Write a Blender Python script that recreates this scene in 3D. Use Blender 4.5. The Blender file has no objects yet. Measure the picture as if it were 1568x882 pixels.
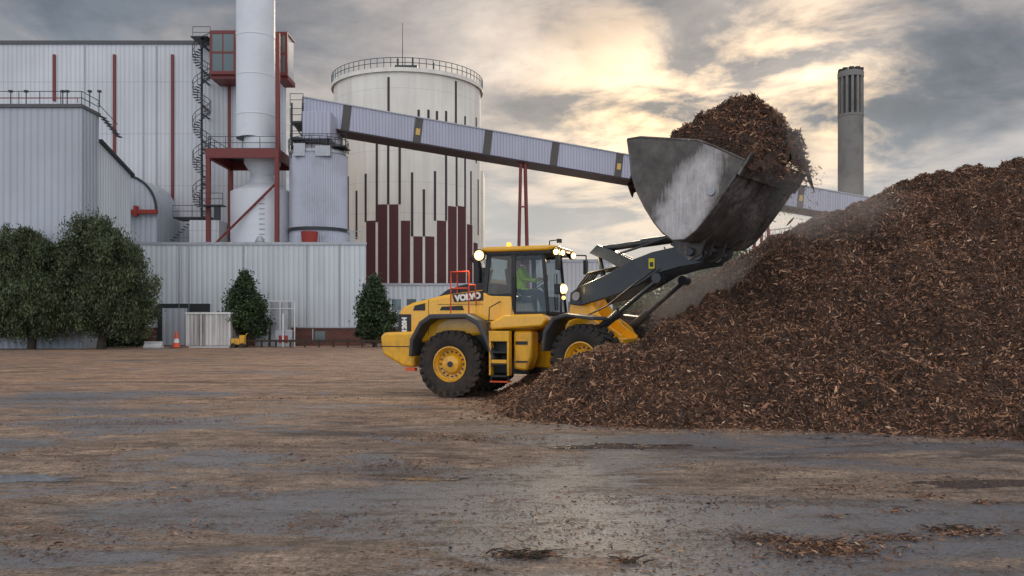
import bpy, bmesh, math, random
import numpy as np
from mathutils import Vector, Matrix, noise
random.seed(7); rng=np.random.default_rng(7)
R=math.radians
CAMH=1.75
def bx(px,d): return (px-784)/1300*d
def bz(py,d): return CAMH+(497-py)/1300*d
scene=bpy.context.scene
COL=scene.collection
# ---------------------------------------------------------------- helpers
def link(o,parent=None):
    COL.objects.link(o)
    if parent is not None: o.parent=parent
    return o
def empty(name,loc=(0,0,0),rz=0,parent=None):
    e=bpy.data.objects.new(name,None); e.location=loc; e.rotation_euler=(0,0,rz); e.empty_display_size=0.3
    return link(e,parent)
class MB:
    def __init__(s): s.v=[]; s.f=[]
    def add(s,vs,fs):
        o=len(s.v); s.v+=[tuple(p) for p in vs]; s.f+=[tuple(i+o for i in f) for f in fs]; return s
    def box(s,x0,x1,y0,y1,z0,z1):
        vs=[(x0,y0,z0),(x1,y0,z0),(x1,y1,z0),(x0,y1,z0),(x0,y0,z1),(x1,y0,z1),(x1,y1,z1),(x0,y1,z1)]
        return s.add(vs,[(0,3,2,1),(4,5,6,7),(0,1,5,4),(1,2,6,5),(2,3,7,6),(3,0,4,7)])
    def obox(s,c,size,M=None):
        vs=[]
        for z in(-.5,.5):
            for x,y in((-.5,-.5),(.5,-.5),(.5,.5),(-.5,.5)):
                p=Vector((x*size[0],y*size[1],z*size[2]))
                if M is not None: p=M@p
                vs.append(p+Vector(c))
        return s.add(vs,[(0,3,2,1),(4,5,6,7),(0,1,5,4),(1,2,6,5),(2,3,7,6),(3,0,4,7)])
    def prism(s,pts,a,b,axis='y'):
        def m(p,t):
            return {'y':(p[0],t,p[1]),'x':(t,p[0],p[1]),'z':(p[0],p[1],t)}[axis]
        n=len(pts)
        vs=[m(p,a) for p in pts]+[m(p,b) for p in pts]
        fs=[tuple(range(n)),tuple(range(2*n-1,n-1,-1))]+[(i,i+n,(i+1)%n+n,(i+1)%n) for i in range(n)]
        return s.add(vs,fs)
    def tube(s,p0,p1,r0,r1=None,n=8):
        if r1 is None:r1=r0
        p0=Vector(p0);p1=Vector(p1);d=(p1-p0)
        if d.length<1e-6:return s
        q=d.to_track_quat('Z','Y').to_matrix()
        vs=[]
        for p,r in((p0,r0),(p1,r1)):
            for i in range(n):
                a=2*math.pi*i/n
                vs.append(p+q@Vector((r*math.cos(a),r*math.sin(a),0)))
        fs=[(i,(i+1)%n,(i+1)%n+n,i+n) for i in range(n)]+[tuple(range(n-1,-1,-1)),tuple(range(n,2*n))]
        return s.add(vs,fs)
    def path(s,pts,r,n=8):
        for a,b in zip(pts[:-1],pts[1:]): s.tube(a,b,r,r,n)
        return s
    def lathe(s,prof,c=(0,0,0),axis='z',n=32,rib=0):
        vs=[]
        for i in range(n):
            a=2*math.pi*i/n
            for r,h in prof:
                if rib: r=r+(rib if i%2 else -rib)
                if axis=='z': vs.append((c[0]+r*math.cos(a),c[1]+r*math.sin(a),c[2]+h))
                else: vs.append((c[0]+r*math.cos(a),c[1]+h,c[2]+r*math.sin(a)))
        m=len(prof);fs=[]
        for i in range(n):
            j=(i+1)%n
            for t in range(m-1): fs.append((i*m+t,j*m+t,j*m+t+1,i*m+t+1))
        return s.add(vs,fs)
    def rail(s,pts,h=1.1,r=0.03,step=1.5,mid=2):
        for a,b in zip(pts[:-1],pts[1:]):
            a=Vector(a);b=Vector(b);L=(b-a).length;k=max(1,int(L/step))
            for i in range(k+1):
                p=a.lerp(b,i/k); s.tube(p,p+Vector((0,0,h)),r,n=5)
            for m in range(1,mid+1):
                o=Vector((0,0,h*m/mid)); s.tube(a+o,b+o,r,n=5)
        return s
    def done(s,name,mat,parent=None,bevel=0,smooth=False,seg=2):
        me=bpy.data.meshes.new(name); me.from_pydata(s.v,[],s.f); me.update()
        bm=bmesh.new(); bm.from_mesh(me); bmesh.ops.recalc_face_normals(bm,faces=bm.faces); bm.to_mesh(me); bm.free()
        me.materials.append(mat)
        if smooth or bevel:
            me.polygons.foreach_set('use_smooth',[True]*len(me.polygons))
            me.set_sharp_from_angle(angle=R(38))
        o=bpy.data.objects.new(name,me); link(o,parent)
        if bevel:
            m=o.modifiers.new('bev','BEVEL'); m.width=bevel; m.segments=seg; m.limit_method='ANGLE'; m.angle_limit=R(35)
        return o
def np_mesh(name,verts,quads,mat,parent=None):
    me=bpy.data.meshes.new(name)
    me.vertices.add(len(verts)); me.vertices.foreach_set('co',np.asarray(verts,dtype=np.float32).ravel())
    q=np.asarray(quads,dtype=np.int32); k=q.shape[1]
    me.loops.add(q.size); me.loops.foreach_set('vertex_index',q.ravel())
    me.polygons.add(len(q)); me.polygons.foreach_set('loop_start',np.arange(0,q.size,k,dtype=np.int32))
    me.update(calc_edges=True); me.validate()
    me.materials.append(mat)
    o=bpy.data.objects.new(name,me); return link(o,parent)
# ---------------------------------------------------------------- materials
class NT:
    def __init__(s,nt): s.nt=nt
    def l(s,a,b): s.nt.links.new(a,b)
    def math(s,op,a,b=None,c=None,clamp=False):
        nd=s.nt.nodes.new('ShaderNodeMath'); nd.operation=op; nd.use_clamp=clamp
        for i,x in enumerate((a,b,c)):
            if x is None: continue
            if isinstance(x,(int,float)): nd.inputs[i].default_value=x
            else: s.l(x,nd.inputs[i])
        return nd.outputs[0]
    def noise(s,vec,scale,detail=4,rough=.55,dist=0):
        nd=s.nt.nodes.new('ShaderNodeTexNoise'); nd.inputs['Scale'].default_value=scale; nd.inputs['Detail'].default_value=detail
        nd.inputs['Roughness'].default_value=rough; nd.inputs['Distortion'].default_value=dist
        if vec is not None: s.l(vec,nd.inputs['Vector'])
        return nd.outputs['Fac']
    def mapping(s,vec,scale=(1,1,1),loc=(0,0,0),rot=(0,0,0)):
        nd=s.nt.nodes.new('ShaderNodeMapping'); nd.inputs['Scale'].default_value=scale; nd.inputs['Location'].default_value=loc; nd.inputs['Rotation'].default_value=rot
        s.l(vec,nd.inputs['Vector']); return nd.outputs[0]
    def ramp(s,fac,stops,interp='LINEAR'):
        nd=s.nt.nodes.new('ShaderNodeValToRGB'); cr=nd.color_ramp; cr.interpolation=interp
        while len(cr.elements)>1: cr.elements.remove(cr.elements[-1])
        for i,(p,c) in enumerate(stops):
            e=cr.elements[0] if i==0 else cr.elements.new(p)
            e.position=p
            e.color=(c,c,c,1) if isinstance(c,(int,float)) else (*c,1)
        s.l(fac,nd.inputs[0]); return nd.outputs[0]
    def mix(s,fac,a,b,mode='MIX'):
        nd=s.nt.nodes.new('ShaderNodeMix'); nd.data_type='RGBA'; nd.blend_type=mode
        for i,x in ((0,fac),(6,a),(7,b)):
            if isinstance(x,(int,float)): nd.inputs[i].default_value=x if i==0 else (x,x,x,1)
            elif isinstance(x,tuple): nd.inputs[i].default_value=(*x,1)
            else: s.l(x,nd.inputs[i])
        return nd.outputs[2]
def newmat(name):
    m=bpy.data.materials.new(name); m.use_nodes=True
    nt=m.node_tree; N=NT(nt); b=nt.nodes['Principled BSDF']
    tc=nt.nodes.new('ShaderNodeTexCoord')
    return m,N,b,tc
def setb(N,b,k,v):
    if isinstance(v,(int,float)): b.inputs[k].default_value=v
    elif isinstance(v,tuple): b.inputs[k].default_value=(*v,1)
    else: N.l(v,b.inputs[k])
def bump(N,b,h,strength=.4,dist=.02):
    nd=N.nt.nodes.new('ShaderNodeBump'); nd.inputs['Strength'].default_value=strength; nd.inputs['Distance'].default_value=dist
    N.l(h,nd.inputs['Height']); N.l(nd.outputs[0],b.inputs['Normal'])
def paint(name,col,rough=.4,metal=0,dirt=.25,dirtcol=(.09,.07,.05),scale=3,coat=0):
    m,N,b,tc=newmat(name)
    n1=N.noise(tc.outputs['Object'],scale,6,.65); f=N.ramp(n1,[(.48,0),(.75,1)])
    f=N.math('MULTIPLY',f,dirt)
    setb(N,b,'Base Color',N.mix(f,col,dirtcol)); setb(N,b,'Metallic',metal)
    setb(N,b,'Roughness',N.math('ADD',N.math('MULTIPLY',f,.6),rough,clamp=True))
    b.inputs['Coat Weight'].default_value=coat
    return m
def machine_paint(name,col,rough,coat,dcol,amt=.8):
    # paint that gets dusty/muddy towards the ground, with fine scuffs
    m,N,b,tc=newmat(name)
    g=N.nt.nodes.new('ShaderNodeNewGeometry'); sp=N.nt.nodes.new('ShaderNodeSeparateXYZ'); N.l(g.outputs['Position'],sp.inputs[0])
    low=N.math('SUBTRACT',1.0,N.math('DIVIDE',N.math('SUBTRACT',sp.outputs[2],.5),1.6),clamp=True)
    n1=N.noise(g.outputs['Position'],4,8,.7); n2=N.noise(N.mapping(g.outputs['Position'],(4,4,.7)),3,6,.7)
    f=N.ramp(N.math('ADD',N.math('MULTIPLY',n1,.6),N.math('MULTIPLY',n2,.4)),[(.42,0),(.66,1)])
    f=N.math('MULTIPLY',f,N.math('MULTIPLY_ADD',low,amt,.14))
    setb(N,b,'Base Color',N.mix(f,col,dcol)); setb(N,b,'Roughness',N.math('ADD',N.math('MULTIPLY',f,.55),rough,clamp=True)); b.inputs['Coat Weight'].default_value=coat
    return m
def siding(name,col,period=.3,strength=.5,dirt=.25,seam=6.0,rough=.55,darker=.8):
    m,N,b,tc=newmat(name)
    g=N.nt.nodes.new('ShaderNodeNewGeometry'); pos=g.outputs['Position']
    sp=N.nt.nodes.new('ShaderNodeSeparateXYZ'); N.l(pos,sp.inputs[0])
    if period:
        s=N.math('ADD',sp.outputs[0],sp.outputs[1])
        w=N.math('SINE',N.math('MULTIPLY',s,2*math.pi/period))
        ws=N.math('MULTIPLY_ADD',w,.5,.5)
        groove=N.ramp(ws,[(.0,darker),(.35,1.0)])
        c=N.mix(1.0,col,groove,'MULTIPLY')
        bump(N,b,w,strength,.04)
    else: c=N.mix(1.0,col,(1,1,1),'MULTIPLY')
    if seam:
        fr=N.math('FRACT',N.math('DIVIDE',sp.outputs[2],seam)); sm=N.ramp(fr,[(0,.80),(.012,.80),(.02,1)])
        c=N.mix(1.0,c,sm,'MULTIPLY')
    st=N.noise(N.mapping(pos,(1,1,.06)),1.2,5,.6)
    big=N.noise(pos,.12,3)
    f=N.math('MULTIPLY',N.ramp(st,[(.42,0),(.75,1)]),dirt)
    c=N.mix(f,c,(.17,.15,.13))
    c=N.mix(1.0,c,N.ramp(big,[(.3,.86),(.7,1.06)]),'MULTIPLY')
    setb(N,b,'Base Color',c); setb(N,b,'Roughness',rough); b.inputs['Metallic'].default_value=.0
    return m
M_white=siding('siding_white',(.68,.69,.72),.45,.3,.16,5.2)
M_low=siding('siding_pale',(.68,.73,.76),.42,.5,.22,0)
M_grey=siding('siding_grey',(.50,.54,.60),.5,.6,.18,0)
M_conv=siding('siding_conveyor',(.50,.51,.62),.36,.55,.2,0,.4,.7)
M_concp=siding('panel_concrete',(.90,.85,.76),0,.1,.22,4.2,.7)
M_silo=paint('silo_metal',(.48,.49,.56),.4,.25,.25,(.2,.18,.17),.5)
M_stack=paint('stack_paint',(.74,.76,.80),.45,.0,.18,(.3,.29,.28),.4)
M_red=paint('red_steel',(.19,.032,.028),.5,0,.2)
M_redb=paint('bright_red_steel',(.32,.032,.02),.5,0,.2)
M_maroon=paint('maroon_panel',(.085,.018,.022),.6,0,.15)
M_darkst=paint('dark_stripe',(.045,.028,.034),.6,0,.1)
M_dark=paint('dark_steel',(.04,.045,.05),.5,.3,.2)
M_galv=paint('galvanised',(.4,.41,.43),.4,.5,.25)
M_conc=paint('concrete',(.22,.21,.195),.85,0,.6,(.08,.08,.08),.25)
M_concd=paint('concrete_dark',(.05,.05,.052),.9)
M_band=paint('band_brown',(.10,.09,.085),.7)
M_roof=paint('roofing',(.12,.12,.13),.8)
M_black=paint('black_plastic',(.016,.017,.019),.45,0,.3,(.10,.08,.06),5)
M_fend=machine_paint('fender_grey',(.045,.048,.053),.5,0,(.16,.12,.09),.6)
M_yel=machine_paint('yellow_paint',(.97,.49,.010),.26,.6,(.24,.14,.06),.75)
M_boom=paint('boom_grey',(.028,.031,.036),.33,.15,.3,(.10,.08,.06),4,.25)
M_rubber=machine_paint('tyre_rubber',(.016,.015,.015),.75,0,(.12,.085,.06),.7)
M_orange=paint('orange_plastic',(.75,.10,.03),.5,0,.2)
M_rail=paint('rail_red',(.55,.05,.02),.4)
M_whitep=paint('white_paint',(.78,.78,.76),.5,0,.3,(.3,.26,.2),2)
M_dirtyw=siding('dirty_white',(.74,.72,.70),.28,.6,1.3,0)
M_bark=paint('bark',(.055,.042,.03),.9,0,.4,(.02,.016,.012),6)
M_label=paint('label_yellow',(.75,.62,.02),.5)
def brickmat():
    m,N,b,tc=newmat('red_brick')
    g=N.nt.nodes.new('ShaderNodeNewGeometry')
    mp=N.mapping(g.outputs['Position'],(1,1,1),(0,0,0),(R(90),0,0))
    bt=N.nt.nodes.new('ShaderNodeTexBrick'); N.l(mp,bt.inputs['Vector'])
    bt.inputs['Color1'].default_value=(.17,.055,.04,1); bt.inputs['Color2'].default_value=(.11,.04,.03,1); bt.inputs['Mortar'].default_value=(.15,.12,.10,1)
    bt.inputs['Scale'].default_value=1; bt.inputs['Brick Width'].default_value=.5; bt.inputs['Row Height'].default_value=.16; bt.inputs['Mortar Size'].default_value=.015
    setb(N,b,'Base Color',bt.outputs[0]); setb(N,b,'Roughness',.9); return m
M_brick=brickmat()
def glassmat(name,tint=(.42,.47,.47),fac=.05):
    m=bpy.data.materials.new(name); m.use_nodes=True; nt=m.node_tree; nt.nodes.clear(); N=NT(nt)
    o=nt.nodes.new('ShaderNodeOutputMaterial'); mx=nt.nodes.new('ShaderNodeMixShader')
    t=nt.nodes.new('ShaderNodeBsdfTransparent'); t.inputs[0].default_value=(*tint,1)
    g=nt.nodes.new('ShaderNodeBsdfGlossy'); g.inputs['Roughness'].default_value=.03
    fr=nt.nodes.new('ShaderNodeFresnel'); fr.inputs[0].default_value=1.5
    N.l(N.math('ADD',fr.outputs[0],fac,clamp=True),mx.inputs[0]); N.l(t.outputs[0],mx.inputs[1]); N.l(g.outputs[0],mx.inputs[2]); N.l(mx.outputs[0],o.inputs[0]); return m
M_glass=glassmat('cab_glass',(.64,.70,.70),.03)
M_wglass=paint('window_glass',(.16,.20,.20),.08,.2,.1)
def emis(name,col,s):
    m,N,b,tc=newmat(name); setb(N,b,'Base Color',col); setb(N,b,'Emission Color',col); b.inputs['Emission Strength'].default_value=s; return m
M_lamp=emis('lamp_lit',(1,.82,.48),16); M_refl=emis('lamp_reflector',(1,.64,.22),1.6); M_beacon=emis('beacon_lit',(1,.26,.02),4); M_ylamp=emis('tunnel_window',(.55,.36,.10),.12)
def leafmat(name,c1,c2):
    m,N,b,tc=newmat(name)
    g=N.nt.nodes.new('ShaderNodeNewGeometry')
    c=N.ramp(g.outputs['Random Per Island'],[(0,c1),(1,c2)])
    n=N.noise(g.outputs['Position'],.9,3); c=N.mix(1.0,c,N.ramp(n,[(.3,.45),(.7,1.35)]),'MULTIPLY')
    setb(N,b,'Base Color',c); setb(N,b,'Roughness',.6)
    return m
M_leafw=leafmat('willow_leaves',(.024,.036,.013),(.125,.155,.065))
M_leafd=leafmat('dark_leaves',(.016,.036,.012),(.06,.095,.03))
M_leaff=leafmat('far_leaves',(.11,.14,.09),(.19,.21,.13))
def chipmat(name,k=1.0):
    m,N,b,tc=newmat(name)
    g=N.nt.nodes.new('ShaderNodeNewGeometry')
    c=N.ramp(g.outputs['Random Per Island'],[(0,(.018*k,.0105*k,.0075*k)),(.3,(.055*k,.027*k,.016*k)),(.65,(.135*k,.065*k,.036*k)),(.92,(.22*k,.115*k,.063*k)),(.985,(.29*k,.18*k,.105*k)),(1,(.36*k,.27*k,.18*k))])
    big=N.noise(g.outputs['Position'],.9,5,.6); c=N.mix(1.0,c,N.ramp(big,[(.3,.6),(.7,1.4)]),'MULTIPLY')
    setb(N,b,'Base Color',c); setb(N,b,'Roughness',.6); return m
M_chip=chipmat('bark_chips',2.1)
M_chipg=chipmat('ground_chips',1.7)
def pilemat():
    m,N,b,tc=newmat('pile_mulch')
    g=N.nt.nodes.new('ShaderNodeNewGeometry'); p=g.outputs['Position']
    n1=N.noise(p,11,8,.72); n2=N.noise(p,.8,4)
    v=N.nt.nodes.new('ShaderNodeTexVoronoi'); v.inputs['Scale'].default_value=22; N.l(p,v.inputs['Vector'])
    c=N.ramp(n1,[(.3,(.018,.010,.006)),(.5,(.07,.034,.019)),(.68,(.19,.095,.052))])
    c=N.mix(1.0,c,N.ramp(n2,[(.3,.7),(.7,1.3)]),'MULTIPLY')
    setb(N,b,'Base Color',c); setb(N,b,'Roughness',.85)
    bump(N,b,N.math('ADD',n1,v.outputs['Distance']),1,.08); return m
M_pile=pilemat()
def steelmat(name,polish=True):
    m,N,b,tc=newmat(name)
    p=tc.outputs['Object']
    a=N.noise(N.mapping(p,(1,.5,1)),1.3,7,.62,.5)
    fine=N.noise(N.mapping(p,(1,1,1),(0,0,0),(0,R(-30),0)),3,7,.7)
    scr=N.noise(N.mapping(p,(9,3,.9),(0,0,0),(0,R(28),0)),2,6,.7)
    sp=N.nt.nodes.new('ShaderNodeSeparateXYZ'); N.l(p,sp.inputs[0])
    if polish:
        du=N.math('SUBTRACT',sp.outputs[0],2.66); dz=N.math('SUBTRACT',sp.outputs[2],4.2)
        s1=N.math('ADD',N.math('MULTIPLY',du,.86),N.math('MULTIPLY',dz,-.5)); s2=N.math('ADD',N.math('MULTIPLY',dz,.86),N.math('MULTIPLY',du,.5))
        r=N.math('SQRT',N.math('ADD',N.math('POWER',N.math('ABSOLUTE',N.math('DIVIDE',s1,.58)),2),N.math('POWER',N.math('ABSOLUTE',N.math('DIVIDE',s2,1.35)),2)))
        r=N.math('ADD',r,N.math('ADD',N.math('MULTIPLY_ADD',a,1.0,-.5),N.math('MULTIPLY_ADD',scr,.9,-.45)))
        msk=N.ramp(r,[(.60,1),(.92,.3),(1.1,0)])
    else: msk=N.ramp(N.math('ADD',N.math('MULTIPLY',a,.6),N.math('MULTIPLY',scr,.4)),[(.50,0),(.62,.5)])
    dark=N.ramp(fine,[(.3,(.06,.05,.045)),(.55,(.12,.105,.095)),(.75,(.20,.17,.15))])
    br=N.ramp(N.math('ADD',N.math('MULTIPLY',fine,.5),N.math('MULTIPLY',scr,.5)),[(.35,(.30,.27,.26)),(.6,(.58,.53,.51))])
    c=N.mix(msk,dark,br)
    setb(N,b,'Base Color',c); setb(N,b,'Metallic',N.math('MULTIPLY_ADD',msk,.15,.35)); setb(N,b,'Roughness',N.math('MULTIPLY_ADD',msk,-.1,.46))
    bump(N,b,N.math('ADD',fine,N.math('MULTIPLY',N.noise(p,1.5,3),2)),.2,.03); return m
M_steel=steelmat('worn_steel'); M_steelb=steelmat('shell_steel',False)
def groundmat():
    m,N,b,tc=newmat('yard_ground')
    g=N.nt.nodes.new('ShaderNodeNewGeometry'); p=g.outputs['Position']
    ps=N.mapping(p,(.42,1.0,1),(3,1,0),(0,0,R(-6)))
    wetn=N.noise(ps,.36,10,.66,.8)
    debris=N.noise(N.mapping(p,(.7,1,1)),1.3,10,.76,.4)
    grit=N.noise(p,60,3,.7); fine=N.noise(p,20,6,.8); mid=N.noise(N.mapping(p,(.8,1,1)),5,8,.78)
    sp=N.nt.nodes.new('ShaderNodeSeparateXYZ'); N.l(p,sp.inputs[0])
    trk=N.noise(N.mapping(p,(.12,1.3,1),(1,5,0),(0,0,R(7))),.9,8,.75,.5)
    far=N.math('DIVIDE',N.math('SUBTRACT',sp.outputs[1],9),18,clamp=True)
    k=N.math('SUBTRACT',wetn,N.math('MULTIPLY',far,.12))
    k=N.math('ADD',k,N.math('MULTIPLY_ADD',mid,.22,-.11))
    wet=N.ramp(k,[(.455,0),(.505,1)])
    brown=N.ramp(debris,[(.25,(.085,.062,.048)),(.42,(.20,.145,.11)),(.56,(.33,.245,.185)),(.72,(.52,.39,.29))])
    brown=N.mix(far,brown,N.mix(1.0,brown,(1.22,1.02,.86),'MULTIPLY'))
    brown=N.mix(1.0,brown,N.ramp(mid,[(.32,.42),(.5,1.0),(.68,1.5)]),'MULTIPLY')
    brown=N.mix(1.0,brown,N.ramp(fine,[(.34,.40),(.5,1.0),(.66,1.7)]),'MULTIPLY')
    asph=N.ramp(mid,[(.3,(.105,.113,.135)),(.7,(.23,.235,.265))])
    asph=N.mix(1.0,asph,N.ramp(fine,[(.34,.5),(.66,1.5)]),'MULTIPLY')
    crumb=N.ramp(N.math('ADD',N.math('MULTIPLY',debris,.35),N.math('ADD',N.math('MULTIPLY',mid,.35),N.math('MULTIPLY',fine,.3))),[(.51,0),(.54,1)])
    c=N.mix(wet,brown,N.mix(N.math('MULTIPLY',crumb,.85),asph,(.15,.105,.078)))
    vo=N.nt.nodes.new('ShaderNodeTexVoronoi'); vo.inputs['Scale'].default_value=26; N.l(p,vo.inputs['Vector'])
    sv=N.nt.nodes.new('ShaderNodeSeparateColor'); N.l(vo.outputs['Color'],sv.inputs[0])
    peb=N.math('MULTIPLY',N.ramp(vo.outputs['Distance'],[(.25,1),(.42,0)]),N.ramp(sv.outputs[0],[(.55,0),(.62,1)]))
    c=N.mix(N.math('MULTIPLY',peb,.75),c,N.ramp(sv.outputs[1],[(0,(.02,.014,.01)),(.5,(.12,.075,.05)),(.85,(.34,.24,.17)),(1,(.50,.40,.30))]))
    c=N.mix(1.0,c,N.ramp(grit,[(.3,.65),(.7,1.35)]),'MULTIPLY')
    dk=N.noise(N.mapping(p,(.4,1.2,1),(7,2,0)),.8,10,.75,.8)
    dkm=N.ramp(dk,[(.555,0),(.585,1)])
    c=N.mix(N.math('MULTIPLY',dkm,.6),c,(.045,.032,.026))
    tk=N.ramp(trk,[(.53,0),(.575,1)]); c=N.mix(N.math('MULTIPLY',tk,.38),c,(.055,.042,.036))
    setb(N,b,'Base Color',c)
    rr=N.math('MULTIPLY_ADD',N.math('MULTIPLY',wet,N.math('SUBTRACT',1.0,N.math('MULTIPLY',crumb,.7))),-.42,.82)
    rr=N.math('ADD',rr,N.math('MULTIPLY_ADD',fine,.5,-.22))
    rr=N.math('MAXIMUM',rr,.16)
    setb(N,b,'Roughness',rr)
    h=N.math('ADD',N.math('ADD',N.math('MULTIPLY',fine,.5),N.math('MULTIPLY',mid,1.1)),N.math('ADD',N.math('MULTIPLY',trk,1.0),N.math('MULTIPLY',peb,.25)))
    bump(N,b,h,.9,.05); return m
M_ground=groundmat()
# ---------------------------------------------------------------- world
w=bpy.data.worlds.new('World'); scene.world=w; w.use_nodes=True; nt=w.node_tree; N=NT(nt)
bg=nt.nodes['Background']; bg.inputs[1].default_value=.1
SUN_AZ=R(8); SUN_EL=R(13.5)
sd=Vector((math.sin(SUN_AZ)*math.cos(SUN_EL),math.cos(SUN_AZ)*math.cos(SUN_EL),math.sin(SUN_EL)))
sd2=Vector((436,1300,352)).normalized()
sky=nt.nodes.new('ShaderNodeTexSky'); sky.sky_type='NISHITA'; sky.sun_disc=False; sky.sun_elevation=SUN_EL; sky.sun_rotation=SUN_AZ
tc=nt.nodes.new('ShaderNodeTexCoord'); D=tc.outputs['Generated']
sp=nt.nodes.new('ShaderNodeSeparateXYZ'); N.l(D,sp.inputs[0])
zz=N.math('ADD',N.math('MAXIMUM',sp.outputs[2],0),.16)
cb=nt.nodes.new('ShaderNodeCombineXYZ'); N.l(N.math('DIVIDE',sp.outputs[0],zz),cb.inputs[0]); N.l(N.math('DIVIDE',sp.outputs[1],zz),cb.inputs[1])
n1=N.noise(N.mapping(cb.outputs[0],(1,1,1),(4.3,1.7,0)),1.35,10,.56,.4)
n2=N.noise(N.mapping(cb.outputs[0],(1,1,1),(9.1,3.2,2)),2.6,9,.6,.3)
cl=N.ramp(n1,[(.30,(.10,.125,.155)),(.42,(.155,.18,.215)),(.49,(.24,.245,.265)),(.56,(.37,.35,.345)),(.66,(.51,.47,.435)),(.8,(.72,.66,.60))])
cl=N.mix(1.0,cl,N.ramp(n2,[(.35,.78),(.65,1.20)]),'MULTIPLY')
hz=N.ramp(sp.outputs[2],[(0,.85),(.09,.75),(.16,.40),(.23,0)])
cl=N.mix(hz,cl,(.27,.345,.43))
def dot(v):
    vd=nt.nodes.new('ShaderNodeVectorMath'); vd.operation='DOT_PRODUCT'; N.l(D,vd.inputs[0]); vd.inputs[1].default_value=v
    return N.math('MAXIMUM',vd.outputs['Value'],0)
dt=dot(sd); d2=dot(sd2)
gate=N.ramp(n2,[(.44,0),(.58,1)])
g1=N.math('MULTIPLY',N.math('ADD',N.math('POWER',dt,190),N.math('MULTIPLY',N.math('POWER',d2,200),1.0)),gate)
g2=N.math('POWER',dt,14)
gl=N.mix(1.0,N.mix(g1,(0,0,0),(1.1,.74,.36)),N.mix(N.math('MULTIPLY',g2,N.ramp(n2,[(.40,.0),(.65,1)])),(0,0,0),(.14,.075,.03)),'ADD')
tot=N.mix(1.0,cl,gl,'ADD')
# unseen sky behind the camera, and overhead, brightened to light camera-facing sides
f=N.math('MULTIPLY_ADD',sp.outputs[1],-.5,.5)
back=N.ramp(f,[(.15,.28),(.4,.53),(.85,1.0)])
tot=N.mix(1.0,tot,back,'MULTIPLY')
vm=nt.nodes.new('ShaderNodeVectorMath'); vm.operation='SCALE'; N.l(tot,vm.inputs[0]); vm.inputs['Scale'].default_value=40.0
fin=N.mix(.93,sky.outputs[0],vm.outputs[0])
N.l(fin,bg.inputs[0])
sl=bpy.data.lights.new('sun','SUN'); sl.energy=1.5; sl.angle=R(12); sl.color=(1,.82,.60)
so=bpy.data.objects.new('sun',sl); link(so); so.rotation_euler=(-sd).to_track_quat('-Z','Y').to_euler(); so.location=(20,60,60)
# ---------------------------------------------------------------- camera
cam=bpy.data.cameras.new('camera'); co=bpy.data.objects.new('camera',cam); link(co)
co.location=(0,0,CAMH); co.rotation_euler=(R(90),0,0); cam.lens=1300/1568*36; cam.sensor_width=36; cam.shift_y=56/1568
cam.clip_end=5000; scene.camera=co
scene.view_settings.view_transform='Standard'; scene.view_settings.look='None'; scene.view_settings.exposure=0
# ---------------------------------------------------------------- ground
MB().add([(-2500,-300,0),(2500,-300,0),(2500,3500,0),(-2500,3500,0)],[(0,1,2,3)]).done('ground',M_ground)
def puddlemat():
    m,N,b,tc=newmat('puddle_water')
    g=N.nt.nodes.new('ShaderNodeNewGeometry')
    n=N.noise(g.outputs['Position'],6,6,.7)
    setb(N,b,'Base Color',N.ramp(n,[(.4,(.075,.078,.088)),(.6,(.10,.09,.08))])); setb(N,b,'Roughness',N.ramp(n,[(.5,.04),(.68,.45)])); b.inputs['Specular IOR Level'].default_value=.9
    bump(N,b,n,.05,.01); return m
M_pud=puddlemat()
def puddle(cx,cy,rx,ry,seed):
    k=90; out=[]
    for i in range(k):
        a=2*math.pi*i/k; q=1+.55*noise.noise(Vector((math.cos(a)*1.6+seed,math.sin(a)*1.6,seed)))+.3*noise.noise(Vector((math.cos(a)*5+seed,math.sin(a)*5,1)))+.12*noise.noise(Vector((math.cos(a)*14+seed,math.sin(a)*14,1)))
        out.append((cx+rx*q*math.cos(a),cy+ry*q*math.sin(a),.004))
    MB().add(out,[tuple(range(k))]).done('puddle',M_pud)
puddle(1.55,12.2,.75,.26,1.3); puddle(2.4,12.3,.28,.08,4.1); puddle(.7,12.0,.2,.06,6.6)
puddle(-6.1,9.6,1.1,.26,8.2); puddle(5.3,9.3,.9,.2,9.9); puddle(-.9,9.6,.45,.09,3.3)
# ---------------------------------------------------------------- loader frames
YR=R(-20); YF=R(-38)
OR=Vector((-1.055,21.52,0)); 
def fr(y): return Vector((math.cos(y),math.sin(y),0)),Vector((-math.sin(y),math.cos(y),0))
Fr,Nr=fr(YR); Ff,Nf=fr(YF)
J=OR+Fr*1.8; OF=J+Ff*2.1
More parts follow.
